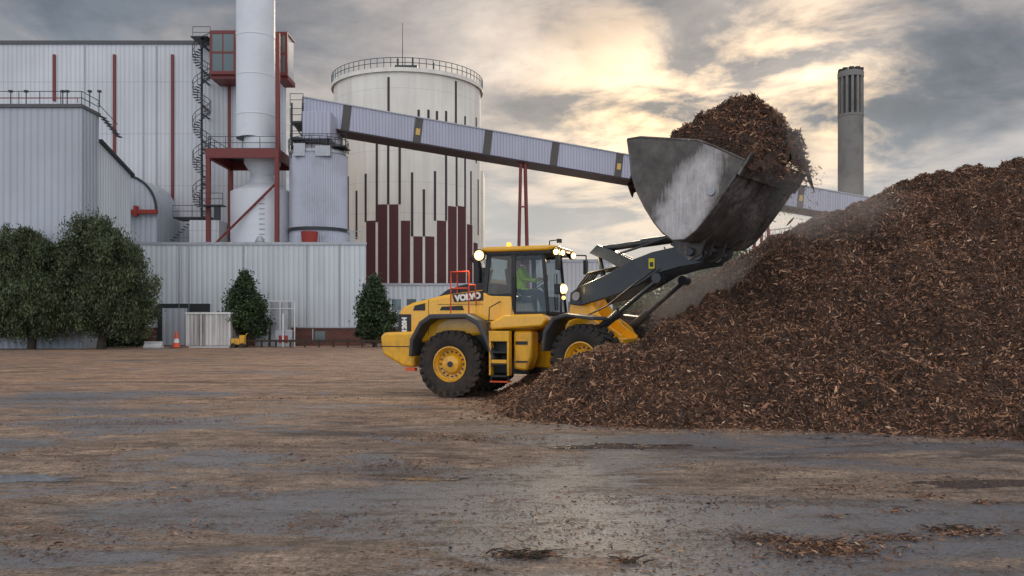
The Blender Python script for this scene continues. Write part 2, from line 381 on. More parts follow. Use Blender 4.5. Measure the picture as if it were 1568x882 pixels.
# ---------------------------------------------------------------- pile
ridge=[(-.1,19.0,.12),(1.0,17.7,.62),(1.5,17.3,.95),(2.0,17.0,1.3),(2.9,17.4,1.8),(4.2,19,2.6),(5.4,20,3.4),(7.0,21,4.3),(8.2,21.4,4.65),(9.7,21.6,4.70),(10.6,22.3,5.75),(12,22.2,5.9),(13.3,22,6.05),(20,22,6.6),(36,22,7.5)]
def rs():
    out=[]
    for a,b in zip(ridge[:-1],ridge[1:]):
        a=np.array(a);b=np.array(b);k=max(2,int(np.linalg.norm(b-a)/.25))
        for i in range(k): out.append(a+(b-a)*i/k)
    return np.array(out)
RS=rs()
def pile_h(X,Y):
    H=np.full(X.shape,-1e9)
    for r in RS:
        H=np.maximum(H,r[2]-.585*np.sqrt((X-r[0])**2+(Y-r[1])**2+.04))
    return H
def notch(X,Y):
    rx=X-OF.x; ry=Y-OF.y
    u=rx*Ff.x+ry*Ff.y; v=rx*Nf.x+ry*Nf.y
    du=np.maximum(np.maximum(u-.85,-6-u),0); dv=np.maximum(np.abs(v)-1.42,0)
    dd=np.sqrt(du*du+dv*dv)
    return .12+1.45*dd
gx=np.arange(-2.5,33,.085); gy=np.arange(7,36,.085)
X,Y=np.meshgrid(gx,gy)
H=np.minimum(pile_h(X,Y),notch(X,Y))
nz=np.zeros_like(H)
for j in range(H.shape[0]):
    for i in range(H.shape[1]):
        if H[j,i]>-1.2:
            x=X[j,i];y=Y[j,i]
            a=noise.noise((x*.45,y*.45,3.1))*.36+noise.noise((x*1.4,y*1.4,7.7))*.24+noise.noise((x*3.6,y*3.6,1.3))*.15+noise.noise((x*8,y*8,5))*.08
            nz[j,i]=a
amp=np.clip((H+.15)/.9,.12,1)
H2=H+nz*amp
H2=np.where(H>-.15,H2,H2-(-.15-H)*.6)
H2=np.maximum(H2,-.4)
ny,nx=H.shape
idx=np.arange(ny*nx).reshape(ny,nx)
q=np.stack([idx[:-1,:-1],idx[:-1,1:],idx[1:,1:],idx[1:,:-1]],-1).reshape(-1,4)
keep=(H2.ravel()[q].max(1)>-.3)
pile=np_mesh('bark_mulch_pile',np.stack([X,Y,H2],-1).reshape(-1,3),q[keep],M_pile)
pile.data.polygons.foreach_set('use_smooth',[True]*len(pile.data.polygons))
def interp(A,x,y):
    fx=np.clip((x-gx[0])/.085,0,nx-1.01); fy=np.clip((y-gy[0])/.085,0,ny-1.01)
    i=fx.astype(int); j=fy.astype(int); a=fx-i; b=fy-j
    return A[j,i]*(1-a)*(1-b)+A[j,i+1]*a*(1-b)+A[j+1,i]*(1-a)*b+A[j+1,i+1]*a*b
def slivers(P,L,W,tilt=.6):
    n=len(P)
    yaw=rng.uniform(0,2*np.pi,n); el=rng.normal(0,tilt,n)
    d=np.stack([np.cos(yaw)*np.cos(el),np.sin(yaw)*np.cos(el),np.sin(el)],-1)
    rv=rng.normal(size=(n,3)); rv[:,2]+=1.0; s=np.cross(d,rv); s/=np.linalg.norm(s,axis=1)[:,None]+1e-9
    nn=np.cross(d,s)
    l=L[:,None]/2*d; wv=W[:,None]/2*s; bow=nn*(L[:,None]*rng.uniform(-.12,.12,(n,1)))
    v=np.stack([P-l-wv*.6,P-l+wv*.4,P+wv+bow,P-wv+bow,P+l+wv*.5,P+l-wv*.2],1).reshape(-1,3)
    b=np.arange(n)[:,None]*6
    q=np.concatenate([b+np.array([[0,1,2,3]]),b+np.array([[3,2,4,5]])])
    return v,q
n=300000
xs=rng.uniform(-1.5,20,n*2); ys=rng.uniform(9.0,24,n*2)
hh=interp(H2,xs,ys); k=(hh>-.03); xs=xs[k][:n];ys=ys[k][:n];hh=hh[k][:n]
L=rng.gamma(2.5,.019,len(xs))+.022; W=L*rng.uniform(.10,.32,len(xs))
P=np.stack([xs,ys,hh+.012],-1)
v,qq=slivers(P,L,W,.6)
np_mesh('chips',v,qq,M_chip,pile)
def ground_litter():
    Ps=[];Ls=[]
    n=110000
    y=4.3+rng.gamma(1.4,7,n); x=rng.uniform(-1,1,n)*(y*.75+2)
    k=np.array([noise.noise((a*.4,b*.9,2.2))+.6*noise.noise((a*1.7,b*2.4,5.2)) for a,b in zip(x,y)])+rng.normal(0,.16,n)>.06
    x=x[k];y=y[k]; Ps.append(np.stack([x,y,np.full(len(x),.006)],-1)); Ls.append(rng.gamma(1.9,.009,len(x))+.008)
    m=200000; x=rng.uniform(-2.4,14,m); y=rng.uniform(7.2,22,m); h=interp(H,x,y)
    pr=np.exp(-np.maximum(-h,0)/.16); k=(h<.05)&(rng.random(m)<pr); x=x[k];y=y[k]
    Ps.append(np.stack([x,y,np.full(len(x),.01)+np.abs(rng.normal(0,.01,len(x)))],-1)); Ls.append(rng.gamma(2.4,.015,len(x))+.015)
    for cx,cy,rx,ry,m in [(.08,6.4,.2,.08,260),(.85,6.27,.08,.05,90),(2.45,6.6,.42,.2,1300),(2.1,6.9,.3,.08,300),(3.8,7.15,.3,.14,500),(3.1,6.9,.25,.1,240),(-1.5,10.5,.5,.2,160),(-.7,13,.8,.3,420),(-6.3,15.2,1.2,.3,300),(3.3,9,.5,.2,120),(4.2,8.6,.2,.1,80),(-5,20,2,.3,300),(-3.4,8.4,.3,.2,60),(4.6,8.3,.15,.05,80),(3.6,7.9,.2,.05,60),(2.9,7.7,.12,.03,60)]:
        Ps.append(np.stack([rng.normal(cx,rx*.6,m),rng.normal(cy,ry*.7,m),np.abs(rng.normal(0,.014,m))+.006],-1)); Ls.append(rng.gamma(2.5,.010,m)+.012)
    P=np.concatenate(Ps);L=np.concatenate(Ls)
    v,q=slivers(P,L,L*rng.uniform(.12,.4,len(L)),.22)
    v[:,2]=np.maximum(v[:,2],.003)
    np_mesh('wood_litter',v,q,M_chipg)
    mb=MB()
    for cxx,cyy,kk,sc in((.08,6.4,22,1),(3.7,7.2,9,.8),(.87,6.25,7,.5),(2.5,6.75,10,.7)):
        for i in range(kk):
            a=rng.uniform(-.6,.6)+(math.pi if rng.random()<.5 else 0); c=Vector((cxx+rng.normal(0,.12*sc),cyy+rng.normal(0,.05),.015)); l=rng.uniform(.08,.24)*sc
            e=c+Vector((math.cos(a)*l,math.sin(a)*l*.5,rng.uniform(-.01,.04))); e.z=max(e.z,.006)
            m_=c.lerp(e,.5)+Vector((rng.normal(0,.012),rng.normal(0,.012),.008))
            mb.tube(c,m_,.009,.006,5); mb.tube(m_,e,.006,.002,5)
    mb.done('twigs',M_bark,smooth=True)
ground_litter()
# ---------------------------------------------------------------- wheel loader
LD=empty('wheel_loader',OR,YR)
FRM=empty('front_frame',(1.8,0,0),YF-YR,LD)
FG=empty('front_group',(2.1,0,0),0,FRM)
def wheel(cx,cy,cz,parent,tag,side,Rr=.8):
    s=Rr/.8
    mb=MB(); prof=[(.41,-.22),(.47,-.27),(.60,-.295),(.70,-.285),(.745,-.25),(.755,-.12),(.755,.12),(.745,.25),(.70,.285),(.60,.295),(.47,.27),(.41,.22)]
    mb.lathe([(r*s,h) for r,h in prof],(cx,cy,cz),'y',56)
    n=26
    for i in range(n):
        for sd_ in(-1,1):
            a=2*math.pi*(i+(.5 if sd_>0 else 0))/n
            M=Matrix.Rotation(-a,3,'Y')
            M2=M@Matrix.Rotation(R(24)*sd_,3,'X')
            mb.obox(Vector((cx,cy+sd_*.135,cz))+M@Vector((.775*s,0,0)),(.075,.29,.105),M2)
            mb.obox(Vector((cx,cy+sd_*.272,cz))+M@Vector((.725*s,0,.02*sd_)),(.13,.055,.095),M)
    mb.done('tyre_'+tag,M_rubber,parent,bevel=.008,seg=1)
    mb=MB()
    o=side
    prof=[(.425,.235*o),(.43,.26*o),(.405,.262*o),(.39,.20*o),(.355,.17*o),(.345,.10*o),(.26,.09*o),(.235,.15*o),(.20,.20*o),(.12,.215*o),(.0,.215*o)]
    mb.lathe([(r*s,h) for r,h in prof],(cx,cy,cz),'y',40)
    mb.done('rim_'+tag,M_yel,parent,smooth=True)
    mb=MB()
    for i in range(16):
        a=2*math.pi*i/16
        c=Vector((cx+.30*s*math.cos(a),cy+.085*o,cz+.30*s*math.sin(a))); mb.tube(c,c+Vector((0,.05*o,0)),.022,n=6)
    c=Vector((cx,cy+.21*o,cz)); mb.tube(c,c+Vector((0,.03*o,0)),.07,n=12)
    mb.done('hub_bolts_'+tag,M_boom,parent)
wheel(0,-1.03,.8,LD,'rear_near',-1); wheel(0,1.03,.8,LD,'rear_far',1)
wheel(0,-1.03,.95,FG,'front_near',-1,.8); wheel(0,1.03,.95,FG,'front_far',1,.8)
mb=MB(); mb.prism([(-1.92,1.46),(-1.8,1.56),(-.98,1.58),(-.98,.70),(-1.3,.72),(-1.86,1.02)],-1.22,1.22)
cw=mb.done('counterweight',M_yel,LD,bevel=.07,seg=3)
mb=MB(); mb.box(-1.905,-1.1,-1.226,1.226,1.20,1.222); mb.done('counterweight_groove',M_black,LD)
mb=MB(); mb.box(-1.2,-.95,-1.24,-1.1,.62,.69); mb.done('tow_step',M_orange,LD)
# hood
mb=MB(); mb.prism([(-1.62,1.30),(-1.62,1.98),(-1.5,2.18),(-1.2,2.30),(-.35,2.48),(.72,2.60),(.72,1.5),(-.9,1.3)],-.86,.86)
mb.done('engine_hood',M_yel,LD,bevel=.08,seg=3)
mb=MB(); mb.prism([(-.62,2.44),(-.35,2.62),(.1,2.74),(.66,2.78),(.66,2.56),(-.5,2.42)],-.66,.66); mb.done('hood_cover',M_black,LD,bevel=.06)
mb=MB(); mb.prism([(-.06,2.30),(-.12,2.49),(.70,2.575),(.70,2.33)],-.874,.874); mb.prism([(-.45,2.10),(-.4,2.19),(.15,2.21),(.2,2.10)],-.868,.868); mb.done('side_panel_black',M_black,LD)
mb=MB(); mb.box(-1.60,-1.22,-.868,.868,1.36,2.02); mb.done('rear_grille',M_black,LD,bevel=.03)
mb=MB()
for i in range(9): mb.box(-1.636,-1.25,-.84,.84,1.42+i*.065,1.445+i*.065)
mb.done('grille_slats',M_boom,LD)
mb=MB(); mb.prism([(-1.18,2.1),(-1.13,2.22),(-.85,2.28),(-.85,2.1)],-.872,.872); mb.done('hood_vent',M_black,LD)
mb=MB(); mb.box(-.76,-.75,-.866,.866,1.5,2.36); mb.box(-.5,.7,-.866,.866,2.24,2.25); mb.done('panel_gaps',M_black,LD)
mb=MB(); mb.path([(.34,-.3,2.7),(.34,-.3,3.2),(.30,-.3,3.32),(.18,-.3,3.44)],.095,12); mb.done('exhaust_stack',M_black,LD,smooth=True)
mb=MB(); mb.tube((.30,.35,2.7),(.30,.35,3.05),.12,n=14); mb.tube((.30,.35,3.05),(.30,.35,3.2),.17,.15,14); mb.done('air_precleaner',M_black,LD,smooth=True)
def text(s,name,size,M,mat,parent):
    c=bpy.data.curves.new(name,'FONT'); c.body=s; c.size=size; c.extrude=.004; c.offset=.014*size/.2; c.align_x='CENTER'
    o=bpy.data.objects.new('tmp',c); COL.objects.link(o); bpy.context.view_layer.update()
    me=bpy.data.meshes.new_from_object(o.evaluated_get(bpy.context.evaluated_depsgraph_get())); bpy.data.objects.remove(o)
    me.materials.clear(); me.materials.append(mat); ob=bpy.data.objects.new(name,me); link(ob,parent); ob.matrix_local=M
def side_mat(u,v,z,roll=0): return Matrix.Translation((u,v,z))@Matrix.Rotation(R(90),4,'X')@Matrix.Rotation(roll,4,'Z')
text('VOLVO','hood_lettering',.20,side_mat(.31,-.882,2.355,R(6)),M_whitep,LD)
text('L120H','rear_lettering',.17,side_mat(-1.36,-.876,1.70,R(90)),M_whitep,LD)
text('OPTISHIFT','small_lettering',.085,side_mat(1.0,-.868,1.74),M_black,LD)
for sg in(-1,1):
    a=[(-1.06,.98),(-1.03,1.4),(-.78,1.82),(-.5,2.0),(.45,2.02),(.78,1.86),(1.02,1.4),(1.18,.95)]
    b=[(1.10,.92),(.93,1.36),(.70,1.74),(.42,1.90),(-.46,1.88),(-.70,1.74),(-.94,1.36),(-.97,.98)]
    mb=MB(); mb.prism(a+b,sg*.80,sg*1.36); 
    mb.done('rear_fender',M_fend,LD,bevel=.03)
    mb=MB(); mb.prism([(-.95,1.1),(-.9,1.5),(-.55,1.9),(.5,1.9),(.9,1.5),(1.0,1.1)],sg*.70,sg*.82); mb.done('wheel_arch',M_black,LD)
mb=MB(); mb.box(-1.1,1.75,-.48,.48,.55,1.5); mb.box(-.15,.15,-.85,.85,.62,.98); mb.box(.7,1.9,-.8,.8,1.35,1.6); mb.done('rear_chassis',M_dark,LD,bevel=.03)
mb=MB(); mb.prism([(.62,1.58),(.62,2.56),(.9,2.46),(1.42,2.44),(1.5,2.0),(2.26,2.0),(2.32,1.72),(1.9,1.60)],-.86,.86); mb.done('cab_base',M_yel,LD,bevel=.05,seg=3)
mb=MB(); mb.box(.60,1.44,-.868,.868,1.84,1.86); mb.box(1.43,1.445,-.868,.868,1.86,2.43); mb.done('cab_seams',M_black,LD)
pp=[(1.0,1.62),(1.0,1.80),(1.35,1.98),(2.3,2.0),(2.42,1.86),(2.3,1.70)]
mb=MB(); mb.prism(pp,-1.22,-.83); mb.done('cab_platform',M_yel,LD,bevel=.05)
mb=MB(); mb.prism(pp,.83,1.22); mb.done('platform_far',M_yel,LD,bevel=.05)
mb=MB(); mb.prism([(1.56,.70),(1.56,1.60),(2.02,1.60),(2.02,1.0),(1.9,.66)],-1.12,-.6); mb.done('hydraulic_tank',M_yel,LD,bevel=.06)
mb=MB(); mb.box(1.62,1.92,-1.13,-1.10,1.28,1.36); mb.box(1.62,1.92,-1.13,-1.10,.86,.9); mb.done('tank_strap',M_black,LD)
mb=MB(); mb.box(1.06,1.5,-1.1,-.72,1.02,1.6); mb.done('battery_box',M_black,LD,bevel=.04)
mb=MB()
for z in(.52,.80,1.08,1.34): mb.box(1.09,1.49,-1.36,-1.14,z,z+.045)
mb.done('step_treads',M_black,LD,bevel=.008)
mb=MB(); mb.box(1.04,1.09,-1.36,-1.16,.56,1.6); mb.box(1.49,1.54,-1.36,-1.16,.56,1.6); mb.box(1.04,1.54,-1.37,-1.34,1.36,1.6); mb.box(1.1,1.48,-1.362,-1.345,.845,.93); mb.done('step_sides',M_yel,LD,bevel=.012)
mb=MB(); mb.box(1.06,1.52,-1.36,-1.1,.40,.43); mb.done('bottom_step',M_orange,LD)
mb=MB(); mb.tube((1.08,-1.3,.42),(1.08,-1.3,.6),.02); mb.tube((1.5,-1.3,.42),(1.5,-1.3,.6),.02); mb.done('step_straps',M_black,LD)
mb=MB()
def pillar(p0,p1,a,b): 
    p0=Vector(p0);p1=Vector(p1)
    mb.add([(p0.x-a,p0.y-b,p0.z),(p0.x+a,p0.y-b,p0.z),(p0.x+a,p0.y+b,p0.z),(p0.x-a,p0.y+b,p0.z),(p1.x-a,p1.y-b,p1.z),(p1.x+a,p1.y-b,p1.z),(p1.x+a,p1.y+b,p1.z),(p1.x-a,p1.y+b,p1.z)],[(0,3,2,1),(4,5,6,7),(0,1,5,4),(1,2,6,5),(2,3,7,6),(3,0,4,7)])
for sg in(-1,1):
    pillar((.72,sg*.80,2.45),(.80,sg*.72,3.48),.055,.04)
    pillar((1.46,sg*.82,2.05),(1.44,sg*.73,3.48),.055,.035)
    pillar((2.30,sg*.74,2.0),(2.16,sg*.70,3.48),.04,.03)
    mb.box(.72,1.46,sg*.82-.03,sg*.82+.03,2.42,2.49)
    mb.box(1.44,2.3,sg*.82-.03,sg*.82+.03,1.98,2.06)
    mb.box(.78,2.2,sg*.73-.03,sg*.73+.03,3.40,3.48)
mb.box(2.24,2.33,-.8,.8,1.98,2.06); mb.box(.70,.76,-.8,.8,2.42,2.52)
mb.path([(2.33,-.1,2.1),(2.25,.12,3.0)],.015)
mb.done('cab_pillars',M_black,LD,bevel=.012)
mb=MB(); mb.prism([(.62,-.78),(.74,-.86),(2.3,-.86),(2.5,-.7),(2.5,.7),(2.3,.86),(.74,.86),(.62,.78)],3.50,3.62,'z'); mb.done('cab_roof',M_yel,LD,bevel=.045,seg=3)
mb=MB(); mb.box(.72,2.42,-.8,.8,3.44,3.503); mb.done('roof_liner',M_black,LD)
G=MB()
for sg in(-1,1):
    G.add([(.76,sg*.81,2.48),(1.43,sg*.815,2.48),(1.43,sg*.735,3.42),(.82,sg*.735,3.42)],[(0,1,2,3)])
    G.add([(1.5,sg*.82,2.06),(2.27,sg*.75,2.06),(2.16,sg*.71,3.42),(1.48,sg*.735,3.42)],[(0,1,2,3)])
G.add([(2.31,-.73,2.05),(2.31,.73,2.05),(2.17,.69,3.44),(2.17,-.69,3.44)],[(0,1,2,3)])
G.add([(.73,-.78,2.5),(.73,.78,2.5),(.80,.72,3.44),(.80,-.72,3.44)],[(0,1,2,3)])
G.done('cab_windows',M_glass,LD)
mb=MB(); mb.box(1.08,1.55,-.28,.28,2.30,2.45); mb.obox((1.12,0,2.78),(.13,.5,.72),Matrix.Rotation(R(-8),3,'Y')); mb.obox((1.07,0,3.2),(.09,.26,.2)); mb.box(1.1,1.5,-.42,-.32,2.55,2.62); mb.box(1.15,1.45,-.2,.2,2.0,2.3); mb.box(.8,1.0,-.7,.7,2.02,2.75); mb.done('driver_seat',M_black,LD,bevel=.03)
mb=MB(); mb.path([(2.1,0,2.05),(1.98,0,2.6),(1.9,0,2.72)],.05); mb.box(2.0,2.26,-.3,.3,2.05,2.42)
mb.box(.75,2.3,-.78,.78,1.98,2.02)
n=20
for i in range(n):
    a=2*math.pi*i/n;b=2*math.pi*(i+1)/n
    f=lambda t:Vector((1.88,0,2.74))+Matrix.Rotation(R(-35),3,'Y')@Vector((.19*math.cos(t),.19*math.sin(t),0))
    mb.tube(f(a),f(b),.014,n=6)
mb.done('steering_console',M_black,LD)
mb=MB(); mb.path([(2.35,-.78,3.5),(2.62,-.98,3.52),(2.62,-1.0,3.35)],.018); mb.path([(2.4,.78,3.5),(2.75,1.02,3.5),(2.75,1.04,3.35)],.018)
mb.path([(2.1,0,3.62),(2.1,0,3.80),(2.35,0,3.82)],.015)
mb.box(2.58,2.65,-1.1,-.88,3.02,3.38); mb.box(2.70,2.77,.92,1.16,3.02,3.38); mb.box(2.3,2.4,-.06,.06,3.74,3.84)
mb.done('mirrors',M_black,LD,bevel=.01)
mb=MB(); mb.path([(-.05,-1.1,2.02),(-.05,-1.1,3.02),(.42,-1.1,3.02),(.42,-1.1,2.02)],.018); mb.path([(-.05,-1.1,2.62),(.42,-1.1,2.62)],.016); mb.path([(-.05,-1.1,3.02),(-.05,-.7,3.02),(-.05,-.7,2.5)],.018)
mb.path([(.42,-1.1,2.7),(.55,-1.0,2.7),(.55,-.95,2.2)],.016)
mb.done('guard_rail_red',M_rail,LD,smooth=True)
mb=MB(); mb.path([(1.48,-.9,2.1),(1.48,-.92,2.9)],.014); mb.path([(2.32,-.95,2.0),(2.34,-.95,2.75),(2.3,-.8,2.9)],.014); mb.path([(1.0,-1.3,1.55),(1.0,-1.22,2.15),(1.15,-.9,2.3)],.014); mb.done('hand_rails',M_black,LD)
mb=MB(); mbh=MB(); mbr=MB()
def lamp(p,d,r):
    p=Vector(p); d=Vector(d).normalized(); mb.tube(p,p+d*.022,r*.68,n=14); mbr.tube(p-d*.01,p+d*.016,r,n=14); mbh.tube(p-d*.09,p+d*.010,r*1.1,r*1.2,n=14)
lamp((2.50,-.74,3.47),(.75,-.66,-.05),.095); lamp((2.53,-.34,3.47),(.85,-.5,-.05),.07); lamp((2.53,.60,3.47),(.85,-.5,-.05),.085)
lamp((.60,-.88,3.42),(.05,-1,-.03),.125)
mb.done('work_lamps',M_lamp,LD); mbr.done('lamp_reflectors',M_refl,LD); mbh.done('lamp_housings',M_black,LD)
mb=MB(); mb.tube((1.15,-.3,3.62),(1.15,-.3,3.76),.06,.05,12); mb.done('beacon',M_beacon,LD,smooth=True)
def spot(name,loc,dirv,e,parent):
    l=bpy.data.lights.new(name,'SPOT'); l.energy=e; l.color=(1,.78,.46); l.spot_size=R(120); l.spot_blend=.8; l.shadow_soft_size=.08
    o=bpy.data.objects.new(name,l); link(o,parent); o.location=loc; o.rotation_euler=Vector(dirv).to_track_quat('-Z','Y').to_euler()
spot('roof_lamp_light',(2.66,-.80,3.46),(1,-.7,-.7),140,LD); spot('rear_lamp_light',(.60,-1.04,3.40),(-.35,-1,-1.1),170,LD)
# ---- front frame
mb=MB(); mb.box(-.95,.55,-.42,.42,.6,1.45); mb.box(-.16,.16,-.85,.85,.75,1.12); mb.box(-2.1,-.9,-.22,.22,.7,1.3); mb.done('front_chassis',M_yel,FG,bevel=.04)
for sg in(-1,1):
    mb=MB(); mb.prism([(-.95,1.4),(-.92,2.1),(-.78,2.5),(-.5,2.55),(-.35,2.3),(.1,1.75),(.5,1.5),(.5,1.2),(-.9,1.2)],sg*.30,sg*.38); mb.prism([(-.9,1.3),(-.85,1.8),(-.3,2.0),(.2,1.7),(.45,1.3)],sg*.55,sg*.62); mb.done('boom_tower',M_yel,FG,bevel=.02)
    a=[(-1.02,1.15),(-.98,1.6),(-.72,1.93),(-.35,2.0),(.35,1.92),(.38,1.84),(-.33,1.92),(-.66,1.84),(-.89,1.56),(-.94,1.15)]
    mb=MB(); mb.prism(a,sg*.74,sg*1.35); mb.done('front_fender',M_fend,FG,bevel=.025)
    mb=MB(); mb.tube((-.75,sg*.95,1.95),(-.75,sg*.95,2.5),.03); mb.box(-.86,-.7,sg*.95-.12,sg*.95+.12,2.44,2.68); mb.done('headlight_bracket',M_black,FG,bevel=.02)
mb=MB(); mb.tube((-.70,-.95,2.56),(-.665,-.965,2.56),.08,n=16); mb.tube((-.70,.95,2.56),(-.665,.935,2.56),.07,n=16); mb.done('headlights',M_lamp,FG)
mb=MB(); mb.tube((-.70,-.95,2.56),(-.672,-.962,2.56),.112,n=16); mb.tube((-.70,.95,2.56),(-.672,.938,2.56),.10,n=16); mb.tube((-.70,-.93,2.36),(-.67,-.945,2.36),.045,n=12); mb.done('headlight_reflectors',M_refl,FG)
spot('headlight_light',(-.55,-1.0,2.56),(1,-.7,-.8),60,FG)
for sg in(-1,1):
    mb=MB(); mb.prism([(-.80,2.22),(-.78,2.48),(-.55,2.62),(.25,2.90),(.8,3.16),(1.35,3.32),(1.9,3.40),(2.45,3.42),(2.62,3.24),(2.5,3.02),(2.0,2.96),(1.45,2.84),(.95,2.58),(.5,2.42),(-.5,2.18)],sg*.44,sg*.54)
    mb.done('boom_arm',M_boom,FG,bevel=.02)
    mb=MB(); mb.tube((-.2,sg*.66,1.45),(.55,sg*.66,1.98),.095,n=14); mb.tube((.5,sg*.66,1.945),(1.55,sg*.6,2.72),.05,n=12); mb.tube((-.2,sg*.5,1.45),(-.2,sg*.74,1.45),.12,n=14); mb.tube((1.55,sg*.5,2.74),(1.55,sg*.72,2.74),.11,n=14); mb.tube((.5,sg*.66,1.94),(.62,sg*.66,2.03),.11,n=14)
    mb.done('lift_cylinder',M_boom,FG,smooth=True)
    mb=MB()
    for u,z in((-.6,2.4),(2.42,3.2)): mb.tube((u,sg*.42,z),(u,sg*.58,z),.10,n=16)
    mb.done('boom_pins',M_galv,FG,smooth=True)
mb=MB(); mb.box(1.28,1.42,-.552,-.541,2.96,3.18); mb.done('warning_label',M_label,FG)
mb=MB(); mb.box(1.31,1.39,-.556,-.553,3.0,3.1); mb.done('label_mark',M_black,FG)
mb=MB(); mb.tube((.95,-.44,2.8),(.95,.44,2.8),.16,n=14); mb.tube((2.4,-.9,3.25),(2.4,.9,3.25),.09,n=12)
mb.prism([(-.52,3.42),(-.30,3.60),(.1,3.45),(1.05,3.02),(1.05,2.72),(.7,2.8),(.0,3.2)],-.14,-.06); mb.prism([(-.52,3.42),(-.30,3.60),(.1,3.45),(1.05,3.02),(1.05,2.72),(.7,2.8),(.0,3.2)],.06,.14)
mb.tube((-.38,0,3.5),(.8,0,3.58),.075,n=12); mb.tube((-.1,0,2.45),(-.35,0,3.45),.06,n=10)
mb.tube((.8,0,3.58),(2.0,0,3.66),.10,n=12); mb.prism([(1.55,3.5),(1.95,3.85),(2.3,3.8),(2.6,3.3),(2.2,3.1)],-.1,.1)
mb.tube((.3,-.2,3.35),(1.9,-.22,3.72),.03,n=8)
mb.done('tilt_linkage',M_boom,FG,bevel=.012)
mb=MB()
for k_ in range(5):
    v0=-.2+.1*k_
    mb.path([(-1.5,v0*.5,1.5),(-1.05,v0,1.9),(-.8,v0,2.6),(-.5,v0,2.95),(.2,v0,3.05),(.9,v0,3.1)],.022,6)
mb.path([(-.4,-.62,1.9),(.3,-.72,2.15),(1.0,-.7,2.62),(1.5,-.64,2.95)],.02,6); mb.done('hydraulic_hoses',M_black,FG,smooth=True)
# bucket
BK=empty('bucket',(0,0,0),0,FG)
prof=[(1.30,5.60),(1.36,5.2),(1.40,4.85),(1.52,4.5),(1.72,4.13),(1.92,3.83),(2.12,3.6),(2.34,3.44),(2.6,3.44),(2.85,3.6),(3.1,3.88),(3.42,4.28),(3.85,4.86)]
prof=[Vector(p) for p in prof]
inn=[]
for i,p in enumerate(prof):
    t=(prof[min(i+1,len(prof)-1)]-prof[max(i-1,0)]).normalized(); inn.append(p+Vector((-t.y,t.x))*.05*1)
mb=MB(); n_=len(prof)
vs=[];fs=[]
HB=1.45
for v_ in(-HB,HB):
    for p in prof: vs.append((p.x,v_,p.y))
    for p in inn: vs.append((p.x,v_,p.y))
o1=2*n_
for i in range(n_-1):
    fs.append((i,i+1,o1+i+1,o1+i)); fs.append((n_+i,o1+n_+i,o1+n_+i+1,n_+i+1))
    fs.append((i,n_+i,n_+i+1,i+1)); fs.append((o1+i,o1+i+1,o1+n_+i+1,o1+n_+i))
fs.append((0,o1,o1+n_,n_)); fs.append((n_-1,2*n_-1,o1+2*n_-1,o1+n_-1))
mb.add(vs,fs); mb.done('bucket_shell',M_steelb,BK,smooth=True)
pl=[(p.x,p.y) for p in prof]+[(3.2,5.22),(2.9,5.36),(1.6,5.60)]
for sg in(-1,1):
    mb=MB(); mb.prism(pl,sg*(HB+.002),sg*(HB+.045)); mb.done('side_plate',M_steel,BK,bevel=.008)
    mb=MB(); 
    for a,b in zip(pl[-4:],pl[-3:]+[pl[0]]): mb.tube((a[0],sg*(HB+.03),a[1]),(b[0],sg*(HB+.03),b[1]),.028,n=8)
    for a,b in zip(prof[:-1],prof[1:]): mb.tube((a.x,sg*(HB+.03),a.y),(b.x,sg*(HB+.03),b.y),.022,n=6)
    mb.done('plate_edge',M_steelb,BK,smooth=True)
mb=MB(); mb.tube((3.17,-HB-.04,4.33),(3.17,-HB-.085,4.33),.085,n=18); mb.done('plate_boss',M_galv,BK,bevel=.01)
mb=MB()
for v_ in np.linspace(-1.3,1.3,5):
    for a,b in zip(prof[8:-1],prof[9:]):
        t=(b-a).normalized(); nn=Vector((t.y,-t.x))
        pts=[a+nn*.002,b+nn*.002,b+nn*.03,a+nn*.03]; mb.prism([(p.x,p.y) for p in pts],v_-.12,v_+.12)
for v_ in(-.75,-.3,.3,.75): mb.prism([(2.0,3.78),(2.05,3.3),(2.35,3.08),(2.6,3.2),(2.7,3.5),(2.4,3.42)],v_-.03,v_+.03)
mb.done('floor_ribs',M_steelb,BK)
mb=MB(); mb.prism([(3.70,4.62),(3.74,4.59),(4.0,4.98),(3.97,5.0)],-HB-.05,HB+.05); mb.done('cutting_edge',M_steelb,BK)
hu=np.arange(1.25,4.15,.05); hv=np.arange(-1.43,1.6,.05); U,V=np.meshgrid(hu,hv)
def heap_h(U,V):
    rim=5.42-.26*(U-1.3)
    tent=6.66-.85*np.sqrt((U-3.0)**2*.95+(V-.15)**2*.75+.04)
    t2=6.38-.80*np.sqrt((U-3.25)**2+(V-.75)**2+.03); t3=5.98-.75*np.sqrt((U-2.3)**2+(V+.1)**2+.03)
    t4=5.75-.7*np.sqrt((U-3.4)**2+(V+.6)**2+.03)
    return np.maximum(np.maximum(np.maximum(tent,t4),t2),np.maximum(t3,rim-.1))
HH=heap_h(U,V)
for j in range(HH.shape[0]):
    for i in range(HH.shape[1]):
        x=U[j,i];y=V[j,i]; HH[j,i]+=noise.noise((x*2.2,y*2.2,9))*.32+noise.noise((x*6,y*6,4))*.17+noise.noise((x*12,y*12,4))*.07
ed=np.minimum(np.minimum(U-1.25,4.12-U)/.22,np.minimum(V+1.43,1.58-V)/.14); HH=np.where(ed<1,HH-(1-np.clip(ed,0,1))*.6,HH)
a_,b_=HH.shape; idx=np.arange(a_*b_).reshape(a_,b_); q=np.stack([idx[:-1,:-1],idx[:-1,1:],idx[1:,1:],idx[1:,:-1]],-1).reshape(-1,4)
hp=np_mesh('mulch_load',np.stack([U,V,HH],-1).reshape(-1,3),q,M_pile,BK)
n=22000; uu=rng.uniform(1.3,4.1,n); vv=rng.uniform(-1.4,1.55,n)
